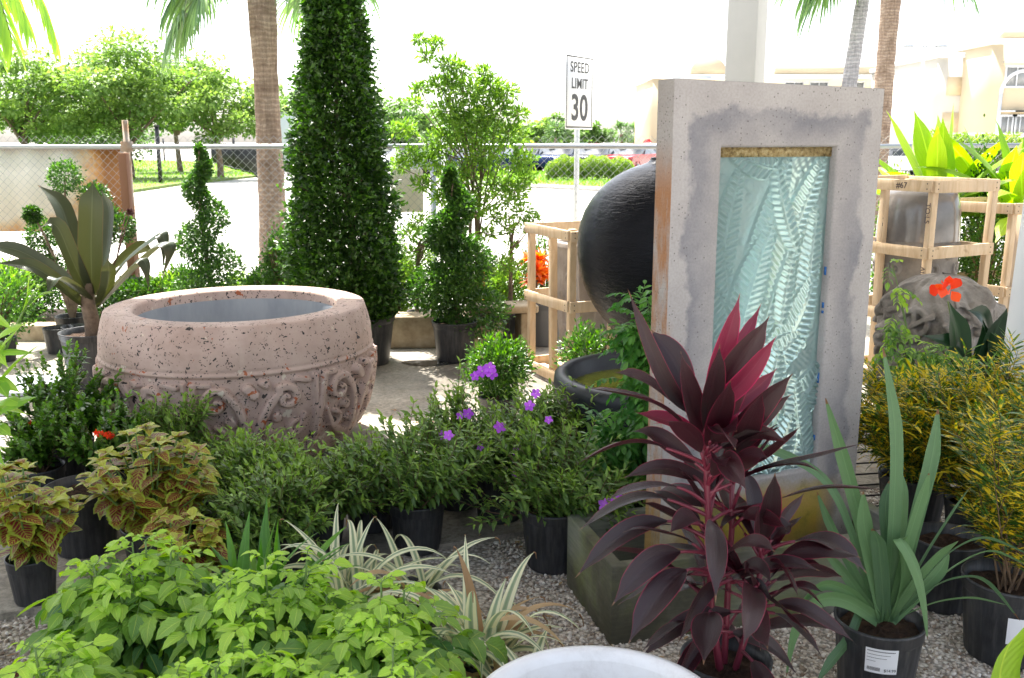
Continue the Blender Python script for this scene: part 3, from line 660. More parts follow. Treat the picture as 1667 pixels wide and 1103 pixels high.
# ================================================================ FAR TREES AND HEDGE
def far_tree(px, Y, ztop, rad, zlow, lab, seed, mat='l_tree', leafs=9000, size=.17, trunk=.16, group='trees across the street', name='broadleaf_tree', sx_=1.15):
    g = np.random.default_rng(seed); x = atx(px, Y, 2); t = thing(name, lab, 'tree', (x, Y, 0), 0, group)
    hc = (ztop + zlow) / 2; hh = (ztop - zlow) / 2; tk = MB(); tk.tube(bez(np.array([0, 0, 0.]), np.array([g.normal() * .1, 0, zlow]), np.array([g.normal() * .3, g.normal() * .2, hc + .3 * hh]), 8), np.linspace(trunk, trunk * .3, 8), 8)
    lf = MB(); ncl = 42
    for i in range(ncl):
        d = rvec(g, 1)[0]; rr_ = g.uniform(.35, .98); c = np.array([d[0] * rad * sx_ * rr_, d[1] * rad * rr_, hc + d[2] * hh * rr_]); cr = rad * g.uniform(.16, .36)
        if i < 12: tk.tube(bez(np.array([0, 0, zlow * .9 + .2]), np.array([c[0] * .4, c[1] * .4, hc - .3 * hh]), c, 6), np.linspace(trunk * .45, .02, 6), 5)
        m = leafs // ncl; pts, dd = ball_pts(g, c, cr, m, .3, (1.25, 1.2, .62)); f = nrm(dd + rvec(g, m) * .9 + [0, 0, -.1])
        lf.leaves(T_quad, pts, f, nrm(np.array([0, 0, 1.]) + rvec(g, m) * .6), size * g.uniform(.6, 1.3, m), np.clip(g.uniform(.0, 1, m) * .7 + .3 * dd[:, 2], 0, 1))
    lf.build('crown', M[mat], t); tk.build('trunk', M['bark'], t, smooth=True); return t
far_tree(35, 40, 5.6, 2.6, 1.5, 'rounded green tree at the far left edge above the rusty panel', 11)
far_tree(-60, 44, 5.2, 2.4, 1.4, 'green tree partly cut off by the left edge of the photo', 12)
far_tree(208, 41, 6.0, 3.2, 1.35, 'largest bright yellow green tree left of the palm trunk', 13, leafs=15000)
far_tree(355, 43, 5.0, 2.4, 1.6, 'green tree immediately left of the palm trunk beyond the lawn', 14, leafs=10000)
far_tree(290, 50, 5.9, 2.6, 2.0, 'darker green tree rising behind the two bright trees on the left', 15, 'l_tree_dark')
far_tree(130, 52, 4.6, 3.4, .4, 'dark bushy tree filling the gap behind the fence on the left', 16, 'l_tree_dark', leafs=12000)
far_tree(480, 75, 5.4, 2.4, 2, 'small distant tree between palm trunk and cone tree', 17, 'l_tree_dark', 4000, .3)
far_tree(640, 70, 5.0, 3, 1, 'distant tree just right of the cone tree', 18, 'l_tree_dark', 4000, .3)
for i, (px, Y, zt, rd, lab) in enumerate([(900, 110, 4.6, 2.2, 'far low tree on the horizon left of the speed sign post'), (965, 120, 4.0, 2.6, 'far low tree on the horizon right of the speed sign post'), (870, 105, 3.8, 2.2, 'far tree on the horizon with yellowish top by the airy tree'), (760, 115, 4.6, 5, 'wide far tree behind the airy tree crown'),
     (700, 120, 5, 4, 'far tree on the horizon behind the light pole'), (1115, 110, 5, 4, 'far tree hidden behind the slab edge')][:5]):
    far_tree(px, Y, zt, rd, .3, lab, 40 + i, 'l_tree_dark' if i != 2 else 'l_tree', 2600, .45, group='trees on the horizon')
def cabbage_palm(px, Y, h, lab, seed):
    g = np.random.default_rng(seed); t = thing('cabbage_palm', lab, 'palm tree', (atx(px, Y, 2), Y, 0), 0, 'small palms on the horizon')
    MB().tube([(0, 0, 0), (0, 0, h * .6)], .22, 8).build('trunk', M['bark'], t); lf = MB()
    for i in range(26):
        az = g.uniform(0, 2 * PI); el = g.uniform(-.5, 1.3); d = np.array([math.cos(az) * math.cos(el), math.sin(az) * math.cos(el), math.sin(el)]); hub = np.array([0, 0, h * .6]) + d * .8; n_ = 12
        f = nrm(d + rvec(g, n_) * .7); lf.leaves(leaf_t(2, .07, .5, .2, .4), np.tile(hub, (n_, 1)), f, np.tile([0, 0, 1.], (n_, 1)), np.full(n_, 1.0), g.uniform(0, 1, n_))
    lf.build('crown', M['l_palm'], t)
for i, px in enumerate((905, 1012, 1036, 1060, 1078)):
    cabbage_palm(px, 100 + i * 3, 4.0, ['small far palm below the speed limit sign plate', 'small far palm left of the stop sign, leftmost of its clump', 'small far palm just left of the stop sign', 'small far palm directly behind the stop sign', 'small far palm at the edge of the fountain slab'][i], 70 + i)
def hedge(px0, px1, Y, zt, dep, lab, seed, mat='l_hedge', n_=16000, size=.07):
    g = np.random.default_rng(seed); x0, x1 = atx(px0, Y, .5), atx(px1, Y, .5); t = thing('clipped_hedge', lab, 'hedge', ((x0 + x1) / 2, Y, 0)); L = x1 - x0
    P = np.stack([g.uniform(-L / 2, L / 2, n_), g.uniform(-dep / 2, dep / 2, n_), g.uniform(.1, 1, n_) ** .7 * zt], 1)
    P[:, 2] *= 1 + .07 * np.sin(P[:, 0] * 5) + .05 * np.sin(P[:, 0] * 11 + 1); edge_ = np.clip((L / 2 - np.abs(P[:, 0])) / .5, .0, 1); P[:, 2] *= .55 + .45 * edge_ ** .5
    lf = MB(); lf.leaves(T_quad, P, nrm(rvec(g, n_) + [0, 0, .4]), rvec(g, n_), size * g.uniform(.6, 1.3, n_), np.clip(g.uniform(0, .7, n_) + .3 * (P[:, 2] > zt * .75), 0, 1)); lf.build('foliage', M[mat], t)
    st = MB()
    for i in range(14): x = -L / 2 + L * (i + .5) / 14; st.tube([(x, 0, 0), (x + .1, 0, zt * .7)], .02, 5)
    st.build('stem', M['bark'], t)
hedge(888, 1030, 40, 1.0, 1.2, 'clipped green hedge on the grass strip in front of the parked cars', 91)
hedge(1500, 1680, 50, 1.9, 1.4, 'leafy light green hedge below the cream buildings on the right', 92, n_=12000, size=.12)
# ================================================================ BUILDINGS
cream = plain('cream_stucco', (.66, .54, .36), .85, noise=.08); pale = plain('pale_stucco', (.62, .58, .50), .85, noise=.06); trimm = plain('white_trim', (.70, .72, .74), .7, noise=.03)
glass = plain('window_glass', (.24, .25, .25), .15, spec=.8, noise=.02)
def building(name, lab, x0, x1, Y, zt, dep, mat, windows, cornice=.35, parapets=(), gable=None, arch=None):
    t = thing(name, lab, 'building', ((x0 + x1) / 2, Y, 0)); cx_ = (x0 + x1) / 2
    MB().box((x0 - cx_, 0, 0), (x1 - cx_, dep, zt)).build('wall', mat, t)
    mb = MB().box((x0 - cx_ - .15, -.2, zt + .002), (x1 - cx_ + .15, dep + .2, zt + cornice)); mb.build('cornice', trimm, t)
    for (a, b, z) in parapets: MB().box((a - cx_, .05, zt + cornice + .002), (b - cx_, .6, z)).build('parapet', mat, t)
    if gable:
        a, b, z = gable; mb = MB(); V = []
        for y in (-.1, .8):
            V += [(a - cx_, y, zt + cornice + .002), (b - cx_, y, zt + cornice + .002)] + [((a + b) / 2 - cx_ + (b - a) / 2 * math.cos(u), y, zt + cornice + .3 + (z - zt - cornice - .3) * math.sin(u)) for u in np.linspace(0, PI, 15)]
        n_ = 17; mb.polys(V, [list(range(n_))[::-1], list(range(n_, 2 * n_))] + [[k, (k + 1) % n_, n_ + (k + 1) % n_, n_ + k] for k in range(n_)]); mb.build('gable', mat, t)
    for (x, z, w1, h1) in windows:
        x -= cx_; f = MB()
        f.box((x - w1 / 2 - .12, -.08, z - .14), (x + w1 / 2 + .12, -.004, z)); f.box((x - w1 / 2 - .12, -.08, z + h1), (x + w1 / 2 + .12, -.004, z + h1 + .14)); f.box((x - w1 / 2 - .12, -.08, z), (x - w1 / 2, -.004, z + h1)); f.box((x + w1 / 2, -.08, z), (x + w1 / 2 + .12, -.004, z + h1)); f.box((x - .04, -.07, z), (x + .04, -.02, z + h1))
        o = f.build('window_frame', trimm, t); MB().box((x - w1 / 2, -.05, z), (x - .04, -.03, z + h1)).box((x + .04, -.05, z), (x + w1 / 2, -.03, z + h1)).build('pane', glass, o)
        MB().box((x - w1 / 2 - .3, -.75, z + h1 + .3), (x + w1 / 2 + .3, -.005, z + h1 + .38)).build('canopy', trimm, o)
    if arch:
        a, b, z0_, z1_ = arch; mb = MB(); V = []; k = 17; r_ = (b - a) / 2
        for s, e in ((1, 0), (.86, 0), (1, 1), (.86, 1)):
            V += [((a + b) / 2 - cx_ + r_ * s * math.cos(u), -.1 if e == 0 else -.005, z1_ - r_ + r_ * s * math.sin(u)) for u in np.linspace(0, PI, k)]
        F = [[i, i + 1, k + i + 1, k + i] for i in range(k - 1)] + [[i, 2 * k + i, 2 * k + i + 1, i + 1] for i in range(k - 1)] + [[k + i, k + i + 1, 3 * k + i + 1, 3 * k + i] for i in range(k - 1)]
        mb.polys(V, F)
        for x in (a, b - .14 * r_): mb.box((x - cx_, -.1, z0_), (x - cx_ + .14 * r_, -.005, z1_ - r_))
        mb.build('arch_moulding', trimm, t)
    return t
Y = 88; xa, xb = atx(1062, Y, 5), atx(1520, Y, 5)
building('cream_building', 'long cream two storey building on the horizon behind the slab', xa, xb, Y, pz(128, Y), 12, cream,
         [(atx(p, Y, 4), z, 1.5, 1.9) for p in (1090, 1135, 1290, 1330, 1388, 1475) for z in (1.0, 4.9)], gable=(atx(1125, Y, 8), atx(1182, Y, 8), pz(92, Y)), parapets=[(atx(1262, Y, 8), atx(1440, Y, 8), pz(108, Y))])
Y = 82; building('pale_building', 'pale building with narrow balcony windows right of the palm trunk', atx(1452, Y, 5), atx(1498, Y, 5), Y, pz(112, Y), 5, pale, [])
Y = 74; building('annex_building', 'yellow cream stair block with small balconies between two pale buildings', atx(1494, Y, 4), atx(1525, Y, 4), Y, pz(140, Y), 6, cream, [(atx(1504, Y, 4), 1.4, .9, 1.8), (atx(1504, Y, 4), 3.9, .9, 1.8)], cornice=.2)
Y = 70; building('stucco_building', 'white stucco building with recessed yellow panels at the right', atx(1520, Y, 4), atx(1612, Y, 4), Y, pz(94, Y), 10, pale, [(atx(1587, Y, 4), 1.9, 1.0, 1.6)], arch=None)
t = bpy.data.objects['stucco_building']
pmx = (atx(1520, Y, 4) + atx(1612, Y, 4)) / 2
for (a, b, z0_, z1_) in ((1538, 1568, pz(155, Y), pz(125, Y)), (1572, 1600, pz(155, Y), pz(125, Y)), (1535, 1575, pz(222, Y), pz(183, Y))):
    MB().box((atx(a, Y, 4) - pmx, -.06, z0_), (atx(b, Y, 4) - pmx, -.004, z1_)).build('wall_panel', cream, t)
Y = 66; building('arched_building', 'yellow building with white arch and curved parapet at the right edge', atx(1606, Y, 4), atx(1760, Y, 4), Y, pz(72, Y), 10, cream,
         [(atx(1643, Y, 4), 2.0, .9, 1.3), (atx(1663, Y, 4), 2.0, .9, 1.3), (atx(1650, Y, 4), 5.3, 1.4, 1.2)], gable=(atx(1630, Y, 8), atx(1740, Y, 8), pz(38, Y)), arch=(atx(1624, Y, 4), atx(1700, Y, 4), 1.2, pz(112, Y)))
Y = 55; wl = thing('garden_wall', 'long low cream wall below the buildings on the right', 'wall', (atx(1500, Y, 1), Y, 0))
MB().box((-5, 0, 0), (12, .25, pz(219, Y))).build('wall_body', pale, wl); MB().box((-5.05, -.05, pz(219, Y) + .002), (12.05, .3, pz(219, Y) + .1)).build('coping', trimm, wl)
hs = plain('handicap_blue', (.05, .2, .6), .5)
pk = thing('parking_sign', 'tiny blue and white parking sign in front of the low cream wall', 'road sign', (atx(1444, 54, 1.2), 54, 0)); MB().box((-.22, 0, pz(252, 54)), (.22, .02, pz(236, 54))).build('sign_plate', hs, pk); MB().tube([(0, .05, 0), (0, .05, pz(236, 54))], .03, 6).build('sign_post', M['galv'], pk)
mb = MB().tube([(0, -.01, pz(243, 54) - .02), (0, -.01, pz(239, 54))], .03, 6).lathe([(.09, -.01), (.09, .01)], 12); 
# ================================================================ PALMS
def palm_trunk_mat(name, a, b, c_):
    n = N(name); v = n.obj((1, 1, 1)); s = n.n('SeparateXYZ'); n.l(v, s.inputs[0]); nz = n.noise(v, 6, 5, .7)
    ring = n.math('SINE', n.math('ADD', n.math('MULTIPLY', s.outputs[2], 120), n.math('MULTIPLY', nz, 16)))
    c = n.ramp(nz, [(.3, a), (.52, b), (.72, c_)]); c = n.mix(n.math('MULTIPLY', n.ramp(ring, [(.2, 1.0), (.6, 0.0)]), .4), c, a); v2 = n.obj((50, 50, 4)); n2 = n.noise(v2, 1, 6, .8)
    c = n.mix(1.0, c, n.ramp(n2, [(.35, .6), (.6, 1.0)]), 'MULTIPLY')
    n.set(col=c, rough=.85, spec=.2); n.bump(n.math('ADD', n.math('MULTIPLY', ring, .4), n.math('MULTIPLY', n2, 1.3)), .8, .008); return n.m
ptm = palm_trunk_mat('palm_bark', (.18, .12, .085), (.36, .27, .20), (.50, .40, .31))
ptm2 = palm_trunk_mat('palm_bark_grey', (.24, .23, .24), (.40, .39, .40), (.55, .54, .55))
def frond(lf, st, g, hub, az, el, plen, seg, nseg=34, droop=1.0, spread=1.9):
    d = np.array([math.cos(az) * math.cos(el), math.sin(az) * math.cos(el), math.sin(el)]); P, ss, wd = strap(g, az, el, plen, .012, .5, 7, hub); st.tube(P, .012, 5)
    e = P[-1]; dr = nrm(P[-1] - P[-2]); sd = ss[-1]
    for i in range(nseg):
        a = (i / (nseg - 1) - .5) * spread * 2; f = nrm(dr * math.cos(a) + sd * math.sin(a) + np.array([0, 0, -.1])); L = seg * (.75 + .25 * math.cos(a)) * g.uniform(.85, 1.1)
        p = e.copy(); pts = [p]; dd = f.copy()
        for k in range(7): dd = nrm(dd + np.array([0, 0, -.055 * (k + 1) * droop])); p = p + dd * L / 7; pts.append(p)
        s0 = nrm(np.cross(f, [0, 0, 1.]) + g.normal(size=3) * .5); t = np.linspace(0, 1, 8)
        lf.ribbon(np.array(pts), s0, .021 * np.clip(.5 + t * 1.6, 0, 1) * np.clip(1.05 - t ** 2, .04, 1), .5, g.uniform(0, 1))
def palm(px, Y, lab, seed, h, r, mat, lean=(0, 0), swell=(), fr=20, name='fan_palm', fl=1.0, seg=.85, azs=None, elr=(-.5, .9)):
    g = np.random.default_rng(seed); t = thing(name, lab, 'palm tree', (px if isinstance(px, float) else atx(px, Y, 1), Y, 0), 0); z = np.linspace(0, h, 40); P = np.stack([lean[0] * (z / h), lean[1] * (z / h), z], 1)
    rad = np.interp(z, [a for a, b in r], [b for a, b in r]) * (1 + .02 * np.sin(z * 23) + .012 * np.sin(z * 61)); MB().tube(P, rad, 20).build('trunk', mat, t, smooth=True)
    lf = MB(); st = MB(); hub = P[-1]
    for i in range(fr):
        az = g.uniform(0, 2 * PI) if azs is None or i >= len(azs) else azs[i]; el = g.uniform(*elr) if azs is None or i >= len(azs) else g.uniform(-.45, -.15)
        frond(lf, st, g, hub + np.array([0, 0, g.uniform(-.2, .15)]), az, el, fl * g.uniform(.8, 1.15), seg * g.uniform(.85, 1.1))
    lf.build('crown', M['l_palm'], t); st.build('frond_stalk', M['green_stem'], t); return t
palm(443, 10.5, 'stout fan palm with thick brown trunk beyond the fence left of the cone tree', 21, 3.75, [(0, .20), (.9, .145), (2.0, .132), (2.45, .125), (2.6, .135), (3.0, .15), (3.75, .15)], ptm, azs=[PI - .2, PI + .6, PI + .1, -.1, .1, -.35, -.8, -.15], fl=.95, seg=.85, elr=(-.1, 1.0))
palm(1425, 17.0, 'fan palm with brown ringed trunk right behind the fountain slab corner', 22, 6.4, [(0, .2), (2.5, .16), (3.3, .15), (4, .165), (6.4, .16)], ptm, lean=(.05, 0), fr=16, fl=1.0, elr=(-.2, 1))
palm(1345, 13.5, 'slender palm with leaning smooth grey trunk behind the slab', 23, 4.25, [(0, .14), (2, .105), (2.5, .10), (4.6, .08)], ptm2, lean=(.39, 0), fr=14, fl=.8, seg=.9, azs=[PI - .3, PI + .2, PI + .7, PI-.1], elr=(0, 1))
# hanging palm frond at the top left
t = thing('feather_palm', 'feather palm whose drooping green frond hangs into the top left corner', 'palm tree', (-4.9, 6.9, 0)); g = np.random.default_rng(3)
MB().tube([(0, 0, 0), (-.1, 0, 1.8), (-.05, 0, 3.6)], [.13, .1, .09], 14).build('trunk', ptm2, t, smooth=True)
lf = MB(); st = MB()
for az, el, L, dr in ((-.15, .55, 2.3, 1.9), (.1, .5, 2.0, 1.7), (-.35, .45, 2.2, 1.8), (.35, .6, 2.2, 1.9), (-.9, .7, 2.2, 1.8), (2.5, .6, 2.2, 1.6), (3.6, .6, 2.2, 1.6), (1.5, .7, 2.2, 1.6), (4.6, .8, 2.2, 1.5)):
    P, ss, wd = strap(g, az, el, L, .01, dr, 22, (0, 0, 3.35)); st.tube(P, np.linspace(.016, .005, 22), 5)
    for i in range(5, 22):
        tan = nrm(P[i] - P[i - 1])
        for s in (-1, 1):
            for k in (0, .5):
                f = nrm(tan * .75 + ss[i] * s * .6 + np.array([0, 0, -.35]) + g.normal(size=3) * .06); q = P[i] - (P[i] - P[i - 1]) * k; p = q.copy(); pts = [p]; dd = f.copy(); Ll = .42 * math.sin(PI * min(1, (i - 3) / 20)) ** .5
                for j in range(5): dd = nrm(dd + np.array([0, 0, -.12])); p = p + dd * Ll / 5; pts.append(p)
                u = np.linspace(0, 1, 6); lf.ribbon(np.array(pts), nrm(np.cross(f, [0.2, 0.1, 1])), .018 * np.sin(PI * (u * .9 + .08)) ** .7, .3, g.uniform(.3, 1))
lf.build('crown', M['l_ginger'], t); st.build('frond_stalk', M['green_stem'], t)
# ================================================================ SHELTER (roof over the foreground, its post at the right edge)
wp_ = plain('white_post_paint', (.70, .73, .78), .45, noise=.06)
PX, PY = 2.225, 3.95
sh = thing('open_shelter', 'white shelter post at the right edge holding the roof that shades the foreground', 'shelter', (PX, PY, 0))
mb = MB(); mb.polys([(x, y, z) for z, o in ((0, -.03), (2.9, .06)) for x, y in ((-.09 + o, -.09), (.09 + o, -.09), (.09 + o, .09), (-.09 + o, .09))], [[0, 1, 5, 4], [1, 2, 6, 5], [2, 3, 7, 6], [3, 0, 4, 7], [4, 5, 6, 7]]); mb.build('post', wp_, sh, bevel=.008)
mb = MB().box((-5.2 - PX, 3.86 - PY, 0), (-5.02 - PX, 4.04 - PY, 2.9)); mb.build('post', wp_, sh)
mb = MB().box((-7 - PX, 2.2 - PY, 2.9), (5 - PX, 6.1 - PY, 3.02)); mb.box((.9 - PX, 6.103 - PY, 2.9), (5 - PX, 6.9 - PY, 3.02)); mb.build('roof', plain('roof_sheet', (.6, .6, .58), .6), sh)
mb = MB().box((-7 - PX, 6.102 - PY, 2.84), (.89 - PX, 6.16 - PY, 3.05)); mb.build('gutter', wp_, sh)
# ================================================================ CARVED AND CAST GARDEN PIECES
def dist_field(X, Z, curves):
    """raised relief height on a grid from poly-lines [(pts, width, height)]"""
    Hh = np.zeros(X.shape); q = np.stack([X.ravel(), Z.ravel()], 1)
    for pts, wd, hg in curves:
        pts = np.asarray(pts, float); a, b = pts[:-1], pts[1:]; ab = b - a; L2 = (ab ** 2).sum(1) + 1e-12; best = np.full(len(q), 9.); tb = np.zeros(len(q))
        for i in range(len(a)):
            t = np.clip(((q - a[i]) @ ab[i]) / L2[i], 0, 1); d = np.hypot(*(q - a[i] - t[:, None] * ab[i]).T); m = d < best; best[m] = d[m]; tb[m] = (i + t[m]) / len(a)
        ww = wd(tb) if callable(wd) else wd
        h = hg * np.clip(1 - (best / ww) ** 5, 0, 1) ** .6
        Hh = np.maximum(Hh, h.reshape(X.shape))
    return Hh
def spiral(cx, cz, r, turns, a0, sgn=1, n=36, tight=.12):
    t = np.linspace(0, 1, n); rr = r * (1 - t * (1 - tight)); a = a0 + sgn * turns * 2 * PI * t
    return np.stack([cx + rr * np.cos(a), cz + rr * np.sin(a)], 1)
def relief_lathe(prof, n, period, nper, zr, curves, smooth_prof=True, extra=None, sub=160, rk_=1.0):
    """body of revolution with the relief pattern pushed out of its side"""
    pz_, pr = np.array([p[1] for p in prof]), np.array([p[0] for p in prof]); zz = np.linspace(pz_[0], pz_[-1], sub); rr = np.interp(zz, pz_, pr)
    for _ in range(3): rr[1:-1] = (rr[:-2] + 2 * rr[1:-1] + rr[2:]) / 4
    per = n // nper; xs = (np.arange(per) + .5) / per * period - period / 2; X, Z = np.meshgrid(xs, zz); m = (Z > zr[0] - .03) & (Z < zr[1] + .0)
    Hh = np.zeros(X.shape); Hh[m] = dist_field(X[m], Z[m] - zr[0], curves); Hh *= np.clip((zr[1] - Z) / .008, 0, 1) * rk_; Hh = np.tile(Hh, (1, nper))
    a = np.arange(n) / n * 2 * PI; 
    if extra is not None: Hh = Hh + extra(a[None, :], zz[:, None])
    Rr = rr[:, None] + Hh; V = np.stack([Rr * np.cos(a), Rr * np.sin(a), np.tile(zz[:, None], (1, n))], 2).reshape(-1, 3)
    i = (np.arange(sub - 1)[:, None] * n + np.arange(n)[None]).ravel(); j = (np.arange(sub - 1)[:, None] * n + (np.arange(n)[None] + 1) % n).ravel()
    mb = MB(); mb.add(V, np.stack([i, j, j + n, i + n], 1)); return mb
def terrazzo():
    n = N('pink_terrazzo'); v = n.obj(); base = n.ramp(n.noise(v, 4, 6), [(.3, (.44, .31, .26)), (.55, (.52, .385, .335)), (.75, (.57, .445, .39))])
    ns = n.n('TexNoise'); ns.inputs['Scale'].default_value = 30; n.l(v, ns.inputs['Vector']); vd = n.mix(.045, v, ns.outputs['Color'], 'LINEAR_LIGHT')
    def chips(scale, thr, cols, prob, c):
        vo = n.n('TexVoronoi'); vo.inputs['Scale'].default_value = scale; n.l(vd, vo.inputs['Vector']); s = n.n('SeparateXYZ'); n.l(vo.outputs['Color'], s.inputs[0])
        m = n.math('MULTIPLY', n.math('LESS_THAN', vo.outputs['Distance'], n.math('MULTIPLY', s.outputs[1], thr)), n.math('LESS_THAN', s.outputs[0], prob))
        cc = n.ramp(s.outputs[2], cols, 'CONSTANT'); return n.mix(m, c, cc), m
    c, m1 = chips(70, .56, [(0, (.03, .028, .03)), (.8, (.12, .09, .08))], .36, base)
    c, m2 = chips(33, .50, [(0, (.025, .022, .025)), (.45, (.36, .10, .04)), (.68, (.62, .52, .42)), (.82, (.05, .04, .05))], .14, c)
    # big orange and cream chips concentrate on the carved part
    z = n.n('SeparateXYZ'); tc = n.n('TexCoord'); n.l(tc.outputs['Object'], z.inputs[0]); low = n.math('LESS_THAN', z.outputs[2], .6)
    vo = n.n('TexVoronoi'); vo.inputs['Scale'].default_value = 21; n.l(vd, vo.inputs['Vector']); s = n.n('SeparateXYZ'); n.l(vo.outputs['Color'], s.inputs[0])
    m = n.math('MULTIPLY', n.math('MULTIPLY', n.math('LESS_THAN', vo.outputs['Distance'], n.math('MULTIPLY', s.outputs[1], .45)), n.math('LESS_THAN', s.outputs[0], .38)), low)
    c = n.mix(m, c, n.ramp(s.outputs[2], [(0, (.40, .10, .035)), (.4, (.66, .58, .48)), (.62, (.03, .03, .035))], 'CONSTANT'))
    ds = n.noise(v, 2.4, 7, .7); c = n.mix(n.ramp(ds, [(.48, 0.0), (.72, .42)]), c, (.20, .135, .10)); vd2 = n.n('Mapping'); vd2.inputs['Scale'].default_value = (7, 7, .9); n.l(v, vd2.inputs[0]); dr_ = n.noise(vd2.outputs[0], 1.6, 5, .65); c = n.mix(n.ramp(dr_, [(.55, 0.0), (.75, .35)]), c, (.55, .46, .40)); n.set(col=c, rough=.66, spec=.3); n.bump(n.math('ADD', n.noise(v, 60, 6, .7), n.math('MULTIPLY', m1, -.25)), .28, .004); return n.m
TZ = terrazzo(); liner = rough_mat('grey_liner', [(.35, (.19, .21, .24)), (.65, (.33, .345, .37))], 3, .55, .2, 40, .003, stretch=(1, 1, .3))
uX, uY = atx(385, 5.0, .8), 5.02
urn = thing('garden_urn', 'large round pink terrazzo planter with carved scroll band, empty and grey inside', 'urn', (uX, uY, 0), R(8))
per = 2 * PI * .69 / 7
cv = [(np.concatenate([bez(np.array([-.02, -.02]), np.array([.0, .22]), np.array([.11, .33]), 10), spiral(.145, .30, .062, 1.2, 2.2, -1)]), lambda t: .026 - .012 * t, .024),
      (np.concatenate([bez(np.array([-.04, -.02]), np.array([-.03, .25]), np.array([-.13, .34]), 10), spiral(-.175, .295, .07, 1.1, .9, 1)]), lambda t: .024 - .010 * t, .024),
      (bez(np.array([-.03, .02]), np.array([-.20, .05]), np.array([-.25, .20]), 12), lambda t: .03 * (1 - .6 * t), .018), (bez(np.array([.0, .02]), np.array([.2, .04]), np.array([.24, .2]), 12), lambda t: .03 * (1 - .6 * t), .018),
      (spiral(.20, .13, .045, 1.0, 1.6, 1), .014, .018), (spiral(-.19, .12, .05, 1.0, 1.5, -1), .014, .018), (bez(np.array([-.315, -.02]), np.array([-.30, .2]), np.array([-.27, .40]), 10), .02, .020), (bez(np.array([.305, -.02]), np.array([.315, .2]), np.array([.30, .40]), 10), .016, .016),
      ([(-.03, .36), (-.005, .33)], .028, .024), ([(.04, .385), (.05, .375)], .022, .022), ([(.10, .20), (.10, .21)], .026, .018), ([(-.11, .19), (-.12, .2)], .028, .018), ([(.05, .12), (.06, .13)], .02, .014), ([(-.07, .11), (-.06, .10)], .02, .014), ([(.2, .385), (.26, .37)], .016, .014), ([(-.26, .385), (-.2, .385)], .015, .014)]
prof = [(.47, 0), (.535, .06), (.60, .14), (.65, .24), (.682, .36), (.695, .46), (.698, .545), (.699, .56), (.712, .566), (.712, .578), (.702, .586), (.706, .60), (.700, .68), (.683, .75), (.672, .785)]
mb = relief_lathe(prof, 1050, per, 7, (.145, .548), cv, sub=260, rk_=1.7)
mb.build('carved_body', TZ, urn, smooth=True)
mb = MB().lathe([(.6735, .780), (.668, .797), (.655, .802), (.545, .804), (.53, .798), (.524, .785), (.522, .735)], 160); mb.build('rim', TZ, urn, smooth=True)
mb = MB().lathe([(.5225, .745), (.515, .730), (.50, .45), (.40, .12), (.0, .10)], 96); mb.build('inner_lining', liner, urn, smooth=True)
# ---- black basin with water
M['black_stone'] = rough_mat('black_stone', [(.3, (.022, .024, .029)), (.7, (.04, .043, .052))], 12, .4, .06, 60, .002)
bX, bY = atx(1073, 4.5, .55), 4.5
bs = thing('water_basin', 'round dark grey stone basin of green water beside the fountain slab', 'basin', (bX, bY, 0))
MB().lathe([(.30, 0), (.40, .05), (.475, .2), (.505, .36), (.512, .50), (.508, .54), (.49, .553), (.455, .553), (.44, .54), (.435, .40), (.3, .2), (0, .18)], 110).build('bowl', M['black_stone'], bs, smooth=True)
n = N('pond_water'); v = n.obj(); n.set(col=n.ramp(n.noise(v, 5, 4), [(.35, (.10, .12, .01)), (.65, (.22, .23, .03))]), rough=.04, spec=.8); n.bump(n.noise(v, 16, 3), .25, .01)
mb = MB(); m = 64; mb.polys([(0, 0, .47)] + [(.4385 * math.cos(2 * PI * k / m), .4385 * math.sin(2 * PI * k / m), .47) for k in range(m)], [[0, 1 + k, 1 + (k + 1) % m] for k in range(m)]); mb.build('water', n.m, bs)
# ---- tall black ribbed urn
n = N('black_ribbed'); v = n.obj((16, 16, 62)); n1 = n.noise(v, 1.3, 4, .7, .6); v2 = n.obj(); n.set(col=n.ramp(n.noise(v2, 3, 4), [(.3, (.004, .0045, .007)), (.7, (.010, .011, .016))]), rough=n.ramp(n1, [(.3, .14), (.7, .28)]), spec=.12); n.bump(n1, .5, .012)
kX, kY = atx(1084, 5.6, 1.1), 5.62
ku = thing('black_urn', 'huge glossy black egg shaped urn with ribbed surface behind the slab', 'urn', (kX, kY, 0))
kp = [(.15, 0), (.17, .02), (.165, .06), (.19, .16), (.25, .36)] + [(.52 * math.cos(u), 1.06 + (.48 if u > 0 else .62) * math.sin(u)) for u in np.linspace(-.95, 1.33, 16)] + [(.10, 1.545), (.10, 1.56), (.085, 1.56), (.08, 1.53), (.12, 1.4)]
t_ = np.linspace(0, 1, len(kp)); tt = np.linspace(0, 1, 150); kr = np.interp(tt, t_, [p[0] for p in kp]); kz = np.interp(tt, t_, [p[1] for p in kp])
for _ in range(6): kr[1:-1] = (kr[:-2] + 2 * kr[1:-1] + kr[2:]) / 4; kz[1:-1] = (kz[:-2] + 2 * kz[1:-1] + kz[2:]) / 4
g = np.random.default_rng(8); nn = 220; rib = g.normal(size=(150, nn)); 
for _ in range(5): rib = (np.roll(rib, 1, 1) + rib + np.roll(rib, -1, 1)) / 3
V = []; rrr = kr[:, None] + rib * .0018; a = np.arange(nn) / nn * 2 * PI
V = np.stack([rrr * np.cos(a), rrr * np.sin(a), np.tile(kz[:, None], (1, nn))], 2).reshape(-1, 3); i = (np.arange(149)[:, None] * nn + np.arange(nn)[None]).ravel(); j = (np.arange(149)[:, None] * nn + (np.arange(nn)[None] + 1) % nn).ravel()
mb = MB(); mb.add(V, np.stack([i, j, j + nn, i + nn], 1)); mb.build('urn_body', n.m, ku, smooth=True)
